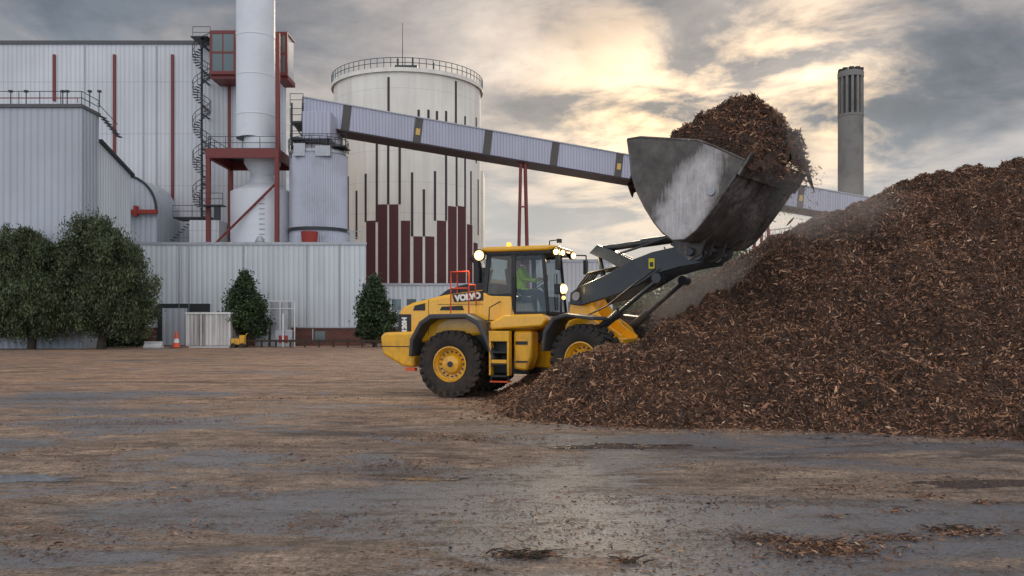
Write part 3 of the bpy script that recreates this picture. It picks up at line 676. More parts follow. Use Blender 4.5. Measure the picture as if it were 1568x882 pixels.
ii=((uu-1.25)/.05).astype(int).clip(0,b_-1); jj=((vv+1.43)/.05).astype(int).clip(0,a_-1)
P=np.stack([uu,vv,HH[jj,ii]+.02],-1); m=700
P=np.concatenate([P,np.stack([rng.normal(4.1,.12,m),rng.uniform(-.6,1.65,m),5.1-rng.exponential(.28,m)],-1)])
L=rng.gamma(2.6,.021,len(P))+.025; v,qq=slivers(P,L,L*rng.uniform(.12,.3,len(P)),.6)
np_mesh('load_chips',v,qq,M_chip,BK)
# ---- driver
def driver():
    M_hi=paint('hi_vis_cloth',(.62,1.0,.04),.8,0,.1); M_skin=paint('skin',(.52,.28,.19),.6,0,0); M_tr=paint('trousers',(.03,.035,.05),.9,0,.1); M_hair=paint('hair',(.05,.03,.02),.9,0,0)
    V=[(1.33,0,2.55,.15,.16),(1.31,0,2.75,.14,.17),(1.33,0,2.98,.14,.19),(1.35,0,3.10,.07,.08),(1.38,0,3.17,.055,.055),
       (1.35,-.2,3.04,.07,.07),(1.45,-.26,2.82,.052,.052),(1.68,-.2,2.80,.04,.04),(1.78,-.15,2.83,.03,.03),
       (1.35,.2,3.04,.07,.07),(1.46,.26,2.82,.052,.052),(1.68,.2,2.80,.04,.04),(1.78,.15,2.83,.03,.03),
       (1.38,-.1,2.52,.10,.10),(1.78,-.13,2.52,.075,.075),(1.92,-.13,2.15,.05,.05),(2.05,-.13,2.08,.04,.05),
       (1.38,.1,2.52,.10,.10),(1.78,.13,2.52,.075,.075),(1.92,.13,2.15,.05,.05),(2.05,.13,2.08,.04,.05)]
    E=[(0,1),(1,2),(2,3),(3,4),(2,5),(5,6),(6,7),(7,8),(2,9),(9,10),(10,11),(11,12),(0,13),(13,14),(14,15),(15,16),(0,17),(17,18),(18,19),(19,20)]
    def skin(name,V,E,sub=2):
        me=bpy.data.meshes.new(name); me.from_pydata([v[:3] for v in V],E,[]); o=bpy.data.objects.new(name,me); COL.objects.link(o)
        o.modifiers.new('s','SKIN'); 
        for i,sv in enumerate(me.skin_vertices[0].data):
            sv.radius=(V[i][3],V[i][4]); sv.use_root=(i==0)
        m=o.modifiers.new('b','SUBSURF'); m.levels=sub; m.render_levels=sub
        bpy.context.view_layer.update()
        me2=bpy.data.meshes.new_from_object(o.evaluated_get(bpy.context.evaluated_depsgraph_get())); bpy.data.objects.remove(o)
        me2.polygons.foreach_set('use_smooth',[True]*len(me2.polygons))
        return me2
    D_=empty('driver',(.08,-.08,.03),0,LD)
    me=skin('driver_body',V,E); me.materials.clear()
    for m in(M_hi,M_tr,M_skin): me.materials.append(m)
    for p in me.polygons:
        c=p.center
        p.material_index=2 if (c.z>3.13 and c.x>1.3 and abs(c.y)<.09) else (1 if (c.z<2.58 and c.x>1.3) or c.z<2.5 else 0)
        if c.x>1.745 and c.z>2.7: p.material_index=2
    link(bpy.data.objects.new('driver_body',me),D_)
    for sg in(-1,1):
        Vh=[(1.77,sg*.15,2.83,.026,.03),(1.83,sg*.145,2.845,.018,.036),(1.86,sg*.14,2.85,.014,.034)]; Eh=[(0,1),(1,2)]
        for k_,(dy,l) in enumerate([(-.03,.05),(-.01,.06),(.012,.056),(.032,.042)]):
            b0=len(Vh); y0=sg*.14+dy
            Vh+=[(1.875,y0,2.855,.009,.009),(1.875+l*.6,y0,2.85,.0085,.0085),(1.875+l*.8,y0,2.82,.008,.008)]
            Eh+=[(2,b0),(b0,b0+1),(b0+1,b0+2)]
        b0=len(Vh); Vh+=[(1.82,sg*.105,2.84,.011,.011),(1.85,sg*.09,2.825,.009,.009)]; Eh+=[(1,b0),(b0,b0+1)]
        mh=skin('hand',Vh,Eh,1); mh.materials.clear(); mh.materials.append(M_skin); link(bpy.data.objects.new('hand',mh),D_)
    bm=bmesh.new(); bmesh.ops.create_uvsphere(bm,u_segments=24,v_segments=18,radius=1)
    for v in bm.verts:
        x,y,z=v.co
        jaw=1-.22*max(0,-z); v.co=Vector((x*.098*jaw+(.018*max(0,-z)),y*.078*jaw,z*.122))
        if x>.9 and abs(y)<.22 and -.35<z<.1: v.co.x+=.022
        if x>.8 and .02<z<.25 and .2<abs(y)<.5: v.co.x-=.008
    me=bpy.data.meshes.new('head'); bm.to_mesh(me); bm.free(); me.materials.append(M_skin); me.polygons.foreach_set('use_smooth',[True]*len(me.polygons))
    h=bpy.data.objects.new('head',me); link(h,D_); h.location=(1.41,0,3.28); h.rotation_euler=(0,R(8),R(-12))
    bm=bmesh.new(); bmesh.ops.create_uvsphere(bm,u_segments=24,v_segments=18,radius=1)
    bmesh.ops.delete(bm,geom=[v for v in bm.verts if v.co.z<-.1 and v.co.x>-.2 or v.co.z<-.6 or (v.co.x>.55 and v.co.z<.45)],context='VERTS')
    for v in bm.verts: v.co=Vector((v.co.x*.104,v.co.y*.085,v.co.z*.13))
    me=bpy.data.meshes.new('hair'); bm.to_mesh(me); bm.free(); me.materials.append(M_hair); o=bpy.data.objects.new('hair',me); link(o,D_); o.location=(1.40,0,3.285); o.rotation_euler=(0,R(8),R(-12))
    mb=MB()
    for sg in(-1,1):
        mb.tube((1.492,sg*.03-.02,3.30),(1.502,sg*.03-.02,3.30),.009,n=8)
    mb.box(1.488,1.497,-.045,.005,3.215,3.222); mb.done('eyes_mouth',M_hair,D_)
    mb=MB()
    for sg in(-1,1): mb.obox((1.40,sg*.082,3.28),(.035,.015,.055))
    mb.done('ears',M_skin,D_,bevel=.006)
try: driver()
except Exception as e: print('DRIVER FAIL',e)
# ---------------------------------------------------------------- plant: main hall
d=85
B=empty('boiler_house',(0,0,0))
xr=bx(438,d); zt=bz(68,d)
plan=[(-75,d),(xr,d),(xr-12,d+38),(-75,d+38)]
MB().prism(plan,0,zt,'z').done('walls',M_white,B)
MB().prism([(-75.2,d-.15),(xr+.2,d-.15),(xr-11.8,d+38.2),(-75.2,d+38.2)],zt,zt+.35,'z').done('parapet',M_roof,B)
mb=MB()
for px,y0,y1 in[(83,84,155),(175,84,268),(264,84,372),(351,118,372)]:
    x=bx(px,d-.1); mb.box(x-.13,x+.13,d-.18,d-.003,bz(y1,d),bz(y0,d))
mb.done('red_wall_strips',M_red,B)
mb=MB(); x=bx(231,d); mb.tube((x,d+4,zt+.3),(x,d+4,zt+1.1),.75,n=16); mb.done('roof_vent',M_red,B)
mb=MB()
for px in(130,220,240): mb.tube((bx(px,d),d-.1,bz(372,d)),(bx(px,d),d-.1,zt),.05,n=5)
mb.done('downpipes',M_galv,B)
def lookout(p0,p1,y0,y1,name):
    dd=d-3; x0=bx(p0,dd);x1=bx(p1,dd);z0=bz(y1,dd);z1=bz(y0,dd); mb=MB(); 
    E_=empty(name,(0,0,0),0,B)
    mb.box(x0+.15,x1-.15,dd+.1,d-.002,z0,z1); mb.done('body',M_white,E_)
    mb=MB(); t=.22
    mb.box(x0,x1,dd,dd+.3,z0-.1,z0+t); mb.box(x0,x1,dd,dd+.3,z1-t,z1+.1); mb.box(x0,x0+t,dd,dd+.3,z0+t,z1-t); mb.box(x1-t,x1,dd,dd+.3,z0+t,z1-t); zm=(z0+z1)/2; mb.box(x0+t,x1-t,dd+.02,dd+.28,zm-.1,zm+.1); mb.box((x0+x1)/2-.06,(x0+x1)/2+.06,dd+.04,dd+.26,z0+t,z1-t)
    mb.box(x0,x1,dd+.3,d-.004,z1+.003,z1+.12); mb.box(x0,x1,dd+.3,d-.004,z0-.45,z0-.003)
    mb.done('red_frame',M_red,E_)
    MB().box(x0+t,x1-t,dd+.05,dd+.09,z0+t,z1-t).done('glass',M_wglass,E_)
lookout(321,361,48,112,'lookout_bay'); lookout(423,440,50,114,'lookout_bay_side')
S=empty('spiral_staircase',(0,0,0),0); cx=bx(309,83);cy=83; z0=bz(335,83);z1=bz(58,83); r=.85
mb=MB(); mb.tube((cx,cy,0),(cx,cy,z1),.11,n=10); n=int((z1-z0)/.2); prev=None
for i in range(n):
    a=i*R(21); z=z0+i*(z1-z0)/n
    c,s_=math.cos(a),math.sin(a); a2=a+R(21); c2,s2=math.cos(a2),math.sin(a2)
    mb.add([(cx,cy,z),(cx+r*c,cy+r*s_,z),(cx+r*c2,cy+r*s2,z),(cx,cy,z+.06),(cx+r*c,cy+r*s_,z+.06),(cx+r*c2,cy+r*s2,z+.06)],[(0,2,1),(3,4,5),(0,1,4,3),(1,2,5,4),(2,0,3,5)])
    p=Vector((cx+r*c,cy+r*s_,z+1.0)); 
    if i%2==0: mb.tube((p.x,p.y,z),p,.025,n=4)
    if prev: mb.tube(prev,p,.035,n=4); mb.tube(prev-Vector((0,0,.5)),p-Vector((0,0,.5)),.03,n=4)
    prev=p
zz_=z0
while zz_<z1: mb.box(cx-.08,cx+.08,cy,d,zz_,zz_+.12); zz_+=3.4
mb.rail([(bx(295,83),83,z1),(bx(322,83),83,z1)],1.1); mb.box(bx(295,83),bx(322,83),82.4,84.9,z1-.1,z1)
zb=z0; mb.box(bx(268,82),bx(326,82),81.5,84,zb-.15,zb); mb.rail([(bx(268,82),81.5,zb),(bx(326,82),81.5,zb)],1.1)
for k_ in range(9): mb.box(bx(268,82)+k_*.25,bx(268,82)+.25+k_*.25,80.8,81.4,zb-2.3+k_*.25,zb-2.25+k_*.25)
mb.done('stair_steel',M_dark,S)
# chimney
C=empty('white_chimney',(0,0,0)); d=78; cx=bx(391.5,d); rr=28.7/1300*d
zc=bz(213,d)
MB().lathe([(rr,zc),(rr,46)],(cx,d,0),'z',56).done('stack',M_stack,C,smooth=True)
mb=MB()
for z in np.arange(zc+2,46,3.6): mb.lathe([(rr+.005,z),(rr+.03,z+.02),(rr+.03,z+.1),(rr+.005,z+.12)],(cx,d,0),'z',56)
mb.done('seams',M_stack,C,smooth=True)
zB=bz(296,d)
zfl=bz(243,d)
mb=MB().lathe([(rr*.95,zc),(rr*.95,zfl-.5),(.95,zfl-1.6),(1.3,zB+.8),(bx(452,d)-bx(405,d),zB),(bx(452,d)-bx(405,d),0)],(bx(402,d),d,0),'z',48); mb.done('lower_vessel',M_stack,C,smooth=True)
SF=empty('steel_support_frame',(0,0,0)); x0=bx(337,d);x1=bx(438,d); y0=d-3;y1=d+3
mb=MB()
zp=bz(228,y0); 
mb.box(x0-.2,x1+.2,y0-.2,y0+.1,bz(242,y0),zp); mb.box(x0-.2,x1+.2,y1-.1,y1+.2,bz(242,y0),zp); mb.box(x0-.2,x0+.1,y0+.1,y1-.1,bz(242,y0),zp-.003); mb.box(x1-.1,x1+.2,y0+.1,y1-.1,bz(242,y0),zp-.003)
for x in(x0,x1):
    for y in(y0,y1): mb.box(x-.18,x+.18,y-.17,y+.17,0,bz(242,y0)-.003)
zz1=bz(300,y0);zz2=bz(366,y0)
mb.tube((x0,y0,zz2-1),(x1,y0,zz1+1.2),.11,n=6)
mb.box(x1-.15,x1+.2,y0,y0+.35,zp,bz(50,y0))
mb.done('columns_beams',M_red,SF)
mb=MB(); mb.box(x0-.1,x1+.1,y0,y1,zp,zp+.08); mb.rail([(x0,y0,zp),(x1,y0,zp)],1.1); mb.rail([(x0,y0,zp),(x0,y1,zp)],1.1); mb.box(x0-.4,x0+1.6,y0-1,y0,zz1-1,zz1-.9); mb.rail([(x0-.4,y0-1,zz1-.9),(x0+1.6,y0-1,zz1-.9)],1.0)
mb.tube((x0+1,y0-.6,zz1-2.2),(x0+1,y0-.6,zz1-.9),.3,n=10)
for zq in np.arange(zB-4.5,zB-.5,.45): mb.tube((bx(400,y0)-.25,y0+.2,zq),(bx(400,y0)+.25,y0+.2,zq),.02,n=4)
mb.done('walkways',M_dark,SF)
G_=empty('ribbed_silo',(0,0,0)); d=77; cx=bx(488,d); rr=43/1300*d; zt2=bz(240,d)
MB().lathe([(rr,0),(rr,zt2)],(cx,d,0),'z',150,rib=.035).done('shell',M_silo,G_)
MB().lathe([(rr+.08,zt2),(rr+.08,zt2+.25),(rr*.8,zt2+.7),(0.01,zt2+1.1)],(cx,d,0),'z',48).done('cap',M_galv,G_,smooth=True)
mb=MB(); pts=[(cx+(rr+.1)*math.cos(a),d+(rr+.1)*math.sin(a),zt2+.25) for a in np.linspace(0,2*math.pi,25)]; mb.rail(pts,1.1,.03,3); 
for z in(bz(352,d-rr),): mb.lathe([(rr+.15,z),(rr+.15,z+.3)],(cx,d,0),'z',48)
mb.done('rails',M_dark,G_)
mb=MB(); mb.box(cx-1.6,cx-.6,d-rr-.1,d-1,bz(230,d-rr)-.5,bz(230,d-rr)+.6); mb.box(cx+.3,cx+1.6,d-rr-.1,d-1,bz(230,d-rr)-.5,bz(230,d-rr)+.4); mb.done('filter_boxes',M_galv,G_)
HHs=empty('conveyor_head_house',(0,0,0)); y=75
MB().box(bx(463,y),bx(506,y),y,y+5,bz(212,y),bz(170,y)).done('walls',M_conv,HHs,bevel=.05)
mb=MB(); mb.box(bx(442,y),bx(462,y),y+.5,y+4,bz(212,y),bz(208,y)); mb.rail([(bx(442,y),y+.5,bz(208,y)),(bx(462,y),y+.5,bz(208,y))],1.1); mb.rail([(bx(442,y),y+.5,bz(183,y)),(bx(462,y),y+.5,bz(183,y))],1.1); mb.box(bx(442,y),bx(462,y),y+.5,y+4,bz(186,y),bz(183,y)); mb.rail([(bx(442,y),y+.5,bz(160,y)),(bx(462,y),y+.5,bz(160,y))],1.1)
for px in(444,461,470,500): mb.tube((bx(px,y),y+.6,bz(240,y)),(bx(px,y),y+.6,bz(155,y) if px<465 else bz(212,y)),.09,n=6)
mb.rail([(bx(445,y),y,bz(222,y)),(bx(530,y),y,bz(222,y))],1.0); mb.box(bx(445,y),bx(530,y),y,y+2,bz(224,y),bz(222,y))
mb.tube((bx(444,y),y+.6,bz(183,y)),(bx(461,y),y+.6,bz(208,y)),.06,n=5); mb.tube((bx(461,y),y+.6,bz(212,y)),(bx(446,y),y+.6,bz(238,y)),.06,n=5)
mb.done('gallery',M_dark,HHs)
# conveyor
CV=empty('inclined_conveyor',(0,0,0))
A=Vector((bx(462,78),78,bz(174,78)));Bp=Vector((bx(1330,93),93,bz(324,93)))
dv=(Bp-A); Lc=dv.length; M=Matrix((dv.normalized(),Vector((-dv.y,dv.x,0)).normalized(),dv.normalized().cross(Vector((-dv.y,dv.x,0)).normalized()))).transposed()
MB().obox((A+Bp)/2,(Lc,2.7,2.3),M).done('gallery_tube',M_conv,CV)
up=M@Vector((0,0,1)); 
MB().obox((A+Bp)/2+up*1.2,(Lc+.2,2.9,.1),M).done('roof_sheet',M_galv,CV)
mb=MB(); mb.obox((A+Bp)/2-up*1.22,(Lc+.2,2.9,.14),M)
mb.done('bottom_chord',M_darkst,CV)
def cpar(px):
    t=(px-784)/1300; return (t*A.y-A.x)/(dv.x-t*dv.y)
mb=MB();mw=MB()
for px in(529,637,742,843,940,1050,1215):
    c=A+dv*cpar(px); mb.obox(c,(.75,2.76,2.33),M)
    if px in(637,940,1215): mw.obox(c-(M@Vector((0,1.4,0)))+up*-.15,(.4,.06,.6),M)
mb.done('dark_bands',M_band,CV); mw.done('lit_openings',M_ylamp,CV)
mb=MB()
for px,sp_ in((803,.6),(1168,.8)):
    c=A+dv*cpar(px)-up*1.3
    for s1 in(-1,1):
        for s2 in(-1,1): mb.tube(c+Vector((s1*.22,s2*1.1,0)),Vector((c.x+s1*sp_,c.y+s2*1.8,0)),.16,n=8)
    for z in np.arange(2,c.z,5.5): f=1-z/c.z; w_=.22+(sp_-.22)*f; mb.box(c.x-w_,c.x+w_,c.y-1.7,c.y-1.6,z,z+.14)
mb.done('trestle_legs',M_red,CV)
# big silo
T=empty('patterned_silo',(0,0,0)); d=125; cx=bx(624.5,d); rr=111.5/1300*d*.997; zt3=bz(140,d)
MB().lathe([(rr,0),(rr,zt3)],(cx,d,0),'z',128).done('shell',M_concp,T,smooth=True)
mb=MB().lathe([(rr+.35,zt3-.3),(rr+.35,zt3+.25),(rr-.3,zt3+.3),(.01,zt3+1.4)],(cx,d,0),'z',96); mb.done('roof_ring',M_concp,T,smooth=True)
mb=MB(); 
for i in range(72):
    a=2*math.pi*i/72;b=2*math.pi*(i+1)/72; p=Vector((cx+(rr+.3)*math.cos(a),d+(rr+.3)*math.sin(a),zt3+.25)); q_=Vector((cx+(rr+.3)*math.cos(b),d+(rr+.3)*math.sin(b),zt3+.25))
    mb.tube(p,p+Vector((0,0,1.3)),.05,n=4)
    for h in(.65,1.3): mb.tube(p+Vector((0,0,h)),q_+Vector((0,0,h)),.05,n=4)
mb.done('roof_railing',paint('rail_teal',(.06,.13,.15),.5),T)
mb=MB(); yy=d-6; mb.tube((cx,yy,zt3),(cx,yy,bz(35,yy)),.07,.03,6); mb.tube((bx(632,yy),yy,zt3),(bx(632,yy),yy,bz(88,yy)),.12,n=6); mb.tube((bx(609,yy),yy,zt3),(bx(609,yy),yy,bz(90,yy)),.14,n=6); mb.box(bx(606,yy),bx(640,yy),yy-1,yy+1,zt3,bz(103,yy)); mb.tube((bx(664,yy),yy,zt3),(bx(664,yy),yy,bz(96,yy)),.1,n=6); mb.done('antenna_mast',M_dark,T)
def curved(mb,px0,px1,y0,y1,off=.04):
    def ang(px):
        t=(px-784)/1300; lo,hi=-math.pi/2+.0,math.pi/2
        for _ in range(40):
            m_=(lo+hi)/2; X_=cx+rr*math.sin(m_); Y_=d-rr*math.cos(m_)
            if X_/Y_<t: lo=m_
            else: hi=m_
        return (lo+hi)/2
    a0,a1=ang(px0),ang(px1); am=(a0+a1)/2; Yd=d-rr*math.cos(am); z0=max(bz(y1,Yd),.0);z1=bz(y0,Yd); k_=5
    vs=[];fs=[]
    for i in range(k_):
        a=a0+(a1-a0)*i/(k_-1)
        for r_ in(rr-.05,rr+off):
            for z in(z0,z1): vs.append((cx+r_*math.sin(a),d-r_*math.cos(a),z))
    for i in range(k_-1):
        b=i*4; fs+=[(b+2,b+6,b+7,b+3),(b+3,b+7,b+5,b+1),(b,b+4,b+6,b+2)]
    fs+=[(0,2,3,1),((k_-1)*4,(k_-1)*4+1,(k_-1)*4+3,(k_-1)*4+2)]
    mb.add(vs,fs)
mb=MB()
for px,y0,y1 in[(524,205,300),(533,270,372),(546,292,366),(560,266,340),(577,212,340),(595,118,182),(594.5,215,313),(612,218,313),(631,264,362),(649,290,362),(666,262,338),(683,170,338),(698,124,190),(699,228,316),(712,178,318),(721,262,344),(641,168,200),(656,168,192),(669,170,196),(729,180,250),(732,275,360),(518,170,250)]:
    w_=1.9*math.sqrt(max(.15,1-((px-624.5)/112)**2)); curved(mb,px-w_,px+w_,y0,y1)
mb.done('dark_stripes',M_darkst,T)
mb=MB()
for p0,p1,y0 in[(535,541,380),(544,550,405),(561,575,338),(579,593,313),(596,610,313),(614,628,338),(633,647,362),(651,665,362),(669,683,338),(686,699,316),(701,713,316),(715,723,344),(725,731,372)]:
    curved(mb,p0,p1,y0,436,.05)
mb.done('maroon_stripes',M_maroon,T)
MB().box(bx(733,128),bx(739,128)+.1,128,136,0,bz(262,128)).done('annex',M_concp,T)
# low front hall
L_=empty('low_process_hall',(0,0,0)); d=70
x0=bx(150,d)-6;x1=bx(560,d); z1=bz(375,d)
MB().prism([(x0,d),(x1,d),(x1-1.6,d+8),(x0,d+8)],1.5,z1,'z').done('walls',M_low,L_)
MB().prism([(x0,d+.06),(x1-.05,d+.06),(x1-1.65,d+7.9),(x0,d+7.9)],0,1.5,'z').done('brick_plinth',M_brick,L_)
MB().prism([(x0,d-.1),(x1+.1,d-.1),(x1-1.5,d+8.1),(x0,d+8.1)],z1,z1+.22,'z').done('roof_edge',M_galv,L_)
mb=MB(); mb.box(bx(242,d),bx(322,d),d-.12,d-.003,0,bz(465,d)); mb.done('door_frame',M_dark,L_)
MB().box(bx(250,d),bx(288,d),d-.2,d-.125,.05,bz(472,d)).done('door_leaf',M_grey,L_)
mb=MB()
for px in(275,290,373,470,520): mb.tube((bx(px,d),d-.08,1.6),(bx(px,d),d-.08,z1),.05,n=6)
mb.box(x0,x1,d-.03,d-.002,1.46,1.56)
mb.done('downpipes',M_galv,L_)
mb=MB(); mb.box(bx(482,d),bx(498,d),d-.0,d+.055,.5,1.2); mb.done('plinth_window',M_wglass,L_)
mb=MB(); mb.box(bx(478,d),bx(480,d),d-.02,d+.05,.3,1.4); mb.done('pipe',M_galv,L_)
L2=empty('rear_link_hall',(0,0,0)); d=79; z2=bz(437,d); xl=bx(545,d)
MB().box(xl,bx(745,d),d,d+8,1.5,z2).done('walls',M_low,L2); MB().box(xl+.05,bx(745,d)-.05,d+.05,d+7.9,0,1.5).done('brick_plinth',M_brick,L2); MB().box(xl-.1,bx(745,d)+.1,d-.1,d+8.1,z2,z2+.2).done('roof_edge',M_galv,L2)
mb=MB()
for px in range(600,740,23): mb.box(bx(px,d),bx(px+14,d),d-.02,d+.04,bz(475,d),bz(458,d))
mb.done('windows',M_wglass,L2)
RP=empty('rooftop_equipment',(0,0,0)); y=78.5
mb=MB(); mb.box(bx(290,y),bx(335,y),y,y+3,0,bz(337,y)); mb.box(bx(482,y),bx(537,y),y,y+2,0,bz(352,y)); mb.done('duct_boxes',M_white,RP)
mb=MB(); xx=bx(472,73); mb.lathe([(.01,z1+.2),(.62,z1+.2),(.75,bz(354,73)),(.01,bz(354,73))],(xx,73.5,0),'z',20); mb.done('red_tank',M_redb,RP,smooth=True)
mb=MB()
mb.lathe([(.35,z1+.2),(.4,z1+.6),(.2,z1+1.0),(.01,z1+1.05)],(bx(398,73),73,0),'z',16)
mb.rail([(bx(536,72),71,z1+.22),(bx(558,72),71,z1+.22)],1.0)
mb.done('roof_fan',M_galv,RP)
Q=empty('curved_roof_annex',(0,0,0)); y=79; xa=bx(172,y);xb=bx(240,y); zt4=bz(268,y);zb4=bz(322,y)
arc=[(xa+1+(xb-xa-1)*math.sin(t),zb4+(zt4-zb4)*math.cos(t)) for t in np.linspace(0.05,math.pi/2,12)]
pts=[(xa,0),(xa,zt4)]+arc+[(xb,0)]
MB().prism(pts,y,y+5).done('walls',M_grey,Q)
mb=MB()
for a,b in zip(arc[:-1],arc[1:]): mb.tube((a[0],y-.1,a[1]),(b[0],y-.1,b[1]),.12,n=6)
mb.done('dark_edge',M_dark,Q)
mb=MB(); mb.box(bx(183,y),bx(243,y),y-.5,y-.12,bz(328,y),bz(322,y)); mb.box(bx(208,y),bx(213,y),y-.55,y-.1,bz(332,y),bz(316,y)); mb.done('red_beam',M_redb,Q)
mb=MB(); mb.obox((bx(172,77),78,bz(325,77)),(1.6,.5,.8),Matrix.Rotation(R(-35),3,'Y')); mb.done('dark_duct',M_dark,Q)
# left block
LB=empty('fuel_reception_building',(0,0,0)); d=62; xr=bx(125,d); zt5=bz(165,d)
MB().box(-62,xr,d,d+2.6,0,zt5).done('walls',M_grey,LB)
MB().box(-62.1,xr+.1,d-.15,d+2.7,zt5,zt5+.25).done('roof_edge',M_roof,LB)
MB().prism([(d+2.62,0),(d+2.62,bz(214,d+2.6)),(d+8.0,bz(268,d+8)),(d+8,0)],xr-25,xr-.01,'x').done('lean_to',M_low,LB)
MB().prism([(d+2.62,bz(213,d+2.6)),(d+8.2,bz(266,d+8)),(d+8.2,bz(270,d+8)),(d+2.62,bz(218,d+2.6))],xr-.008,xr+.25,'x').done('verge',M_dark,LB)
mb=MB(); mb.rail([(-62,d,zt5+.25),(xr,d,zt5+.25),(xr,d+2.6,zt5+.25)],.95,.03)
for i in range(7): mb.box(xr+.15+i*.2,xr+.42+i*.2,d+2.2,d+3.0,zt5-.1-i*.24,zt5-.04-i*.24)
mb.tube((xr+.1,d+2.2,zt5+.9),(xr+1.6,d+2.2,zt5-.7),.03,n=5)
for px in(4,28,85,92,127,142): mb.tube((bx(px,d),d+1,zt5+.3),(bx(px,d),d+1,zt5+1.5),.04,n=5); mb.box(bx(px,d)-.12,bx(px,d)+.12,d+.9,d+1.1,zt5+1.4,zt5+1.55)
mb.done('roof_walkway',M_dark,LB)
mb=MB(); mb.rail([(-62,d-.01,zt5+.35),(xr-.3,d-.01,zt5+.35)],.35,.03,50,1); mb.done('red_rail',M_redb,LB)
K=empty('concrete_chimney',(0,0,0)); d=200; cx=bx(1302.5,d); rr=18.5/1300*d; zt6=bz(120,d)
MB().lathe([(rr*1.02,0),(rr,bz(205,d)),(rr,bz(178,d))],(cx,d,0),'z',40).done('shaft',M_conc,K,smooth=True)
MB().lathe([(rr*.82,bz(178,d)),(rr*.82,zt6)],(cx,d,0),'z',40).done('core',M_concd,K,smooth=True)
mb=MB()
for i in range(14):
    a=2*math.pi*i/14; Mx=Matrix.Rotation(a,3,'Z'); mb.obox(Vector((cx,d,(bz(178,d)+zt6)/2))+Mx@Vector((rr*.9,0,0)),(rr*.2,.55,zt6-bz(178,d)-.01),Mx)
mb.lathe([(rr*1.0,zt6),(rr*1.03,zt6+.1),(rr*1.03,zt6+1.3),(rr*.85,zt6+1.6),(rr*.6,zt6+1.7),(.01,zt6+1.7)],(cx,d,0),'z',40)
mb.lathe([(rr*1.01,bz(180,d)),(rr*1.03,bz(179,d)),(rr*1.03,bz(176,d)),(rr*.8,bz(176,d))],(cx,d,0),'z',40)
mb.done('fins_and_cap',M_conc,K)
mb=MB()
for i in range(10):
    a=2*math.pi*i/10; x_=cx+rr*.8*math.cos(a); y_=d+rr*.8*math.sin(a); mb.box(x_-.5,x_+.5,y_-.5,y_+.5,zt6+1.5,zt6+2.1)
mb.done('crown_blocks',M_concd,K)
W_=empty('white_warehouse',(0,0,0)); d=92
MB().box(bx(742,d),bx(938,d),d,d+20,0,bz(402,d)).done('walls',M_white,W_); MB().box(bx(742,d)-.1,bx(938,d)+.1,d-.1,d+20.1,bz(402,d),bz(397,d)).done('roof_edge',M_galv,W_)
mb=MB()
for px in range(760,930,22): mb.box(bx(px,d),bx(px+12,d),d-.03,d+.02,bz(478,d),bz(462,d))
mb.done('windows',M_wglass,W_)
GH=empty('glazed_walkway',(0,0,0)); y=98
mb=MB(); 
for i in range(14):
    x=bx(1165,y)+i*.55; mb.tube((x,y,0),(x,y,bz(352,y)+i*.06),.05,n=4)
mb.tube((bx(1165,y),y,bz(354,y)),(bx(1165,y)+7.2,y,bz(354,y)+.85),.08,n=5); mb.tube((bx(1165,y),y,bz(362,y)),(bx(1165,y)+7.2,y,bz(362,y)+.85),.06,n=5); mb.done('frame',M_whitep,GH)
SH=empty('storage_container',(0,0,0)); d=64; x0=bx(286,d);x1=bx(353,d)
MB().box(x0,x1,d,d+2.4,.15,bz(481,d)).done('walls',M_dirtyw,SH,bevel=.03)
mb=MB(); mb.box(x0-.1,x1+.1,d-.08,d+2.5,bz(481,d),bz(478,d)); mb.box(x0+.1,x1-.1,d+.1,d+2.3,0,.15)
for px in(286,308,331,352): mb.box(bx(px,d)-.04,bx(px,d)+.04,d-.05,d-.002,.15,bz(481,d))
mb.done('frame',M_whitep,SH)
TC=empty('traffic_cone',(bx(270,63),63,0)); MB().lathe([(.30,.06),(.26,.1),(.07,1.2),(.04,1.25),(.0,1.25)],(0,0,0),'z',20).done('cone',M_orange,TC,smooth=True); MB().box(-.35,.35,-.35,.35,0,.06).done('base',M_black,TC,bevel=.02); MB().lathe([(.215,.4),(.165,.7)],(0,0,0),'z',20).done('reflective_band',M_whitep,TC)
CB=empty('concrete_barrier',(bx(235,63),63,0)); MB().prism([(-.3,0),(-.3,.12),(-.12,.3),(-.09,.5),(.09,.5),(.12,.3),(.3,.12),(.3,0)],-.65,.65,'x').done('block',M_whitep,CB,bevel=.02)
EC=empty('electrical_cabinets',(0,0,0)); d=67
mb=MB(); mb.box(bx(414,d),bx(441,d),d,d+1,0,bz(462,d)); mb.box(bx(424,d),bx(450,d),d-.6,d-.1,0,bz(505,d)); mb.box(bx(392,d),bx(412,d),d-.3,d+.3,0,bz(500,d)); mb.done('cabinets',M_galv,EC,bevel=.04)
mb=MB(); mb.box(bx(430,d),bx(444,d),d-.62,d-.603,.3,.9); mb.done('cabinet_doors',M_redb,EC)
mb=MB(); mb.rail([(bx(408,d),d-.2,2.4),(bx(452,d),d-.2,2.4)],1.2,.03,1,2); 
for px in(408,430,452): mb.tube((bx(px,d),d-.2,0),(bx(px,d),d-.2,3.5),.05,n=6)
mb.tube((bx(437,d),d-.7,0),(bx(437,d),d-.7,2.6),.07,n=8); mb.done('pipework',M_whitep,EC)
YM=empty('yellow_pallet_truck',(bx(366,64),64,0)); mb=MB(); mb.box(-.5,.1,-.3,.3,.25,.7); mb.box(.1,.45,-.25,.25,.2,.95); mb.tube((.4,0,.8),(.62,0,1.1),.03); mb.done('body',M_yel,YM,bevel=.05); mb=MB(); 
for x_ in(-.35,.3): mb.tube((x_,-.33,.18),(x_,.33,.18),.18,n=14)
mb.done('wheels',M_rubber,YM)
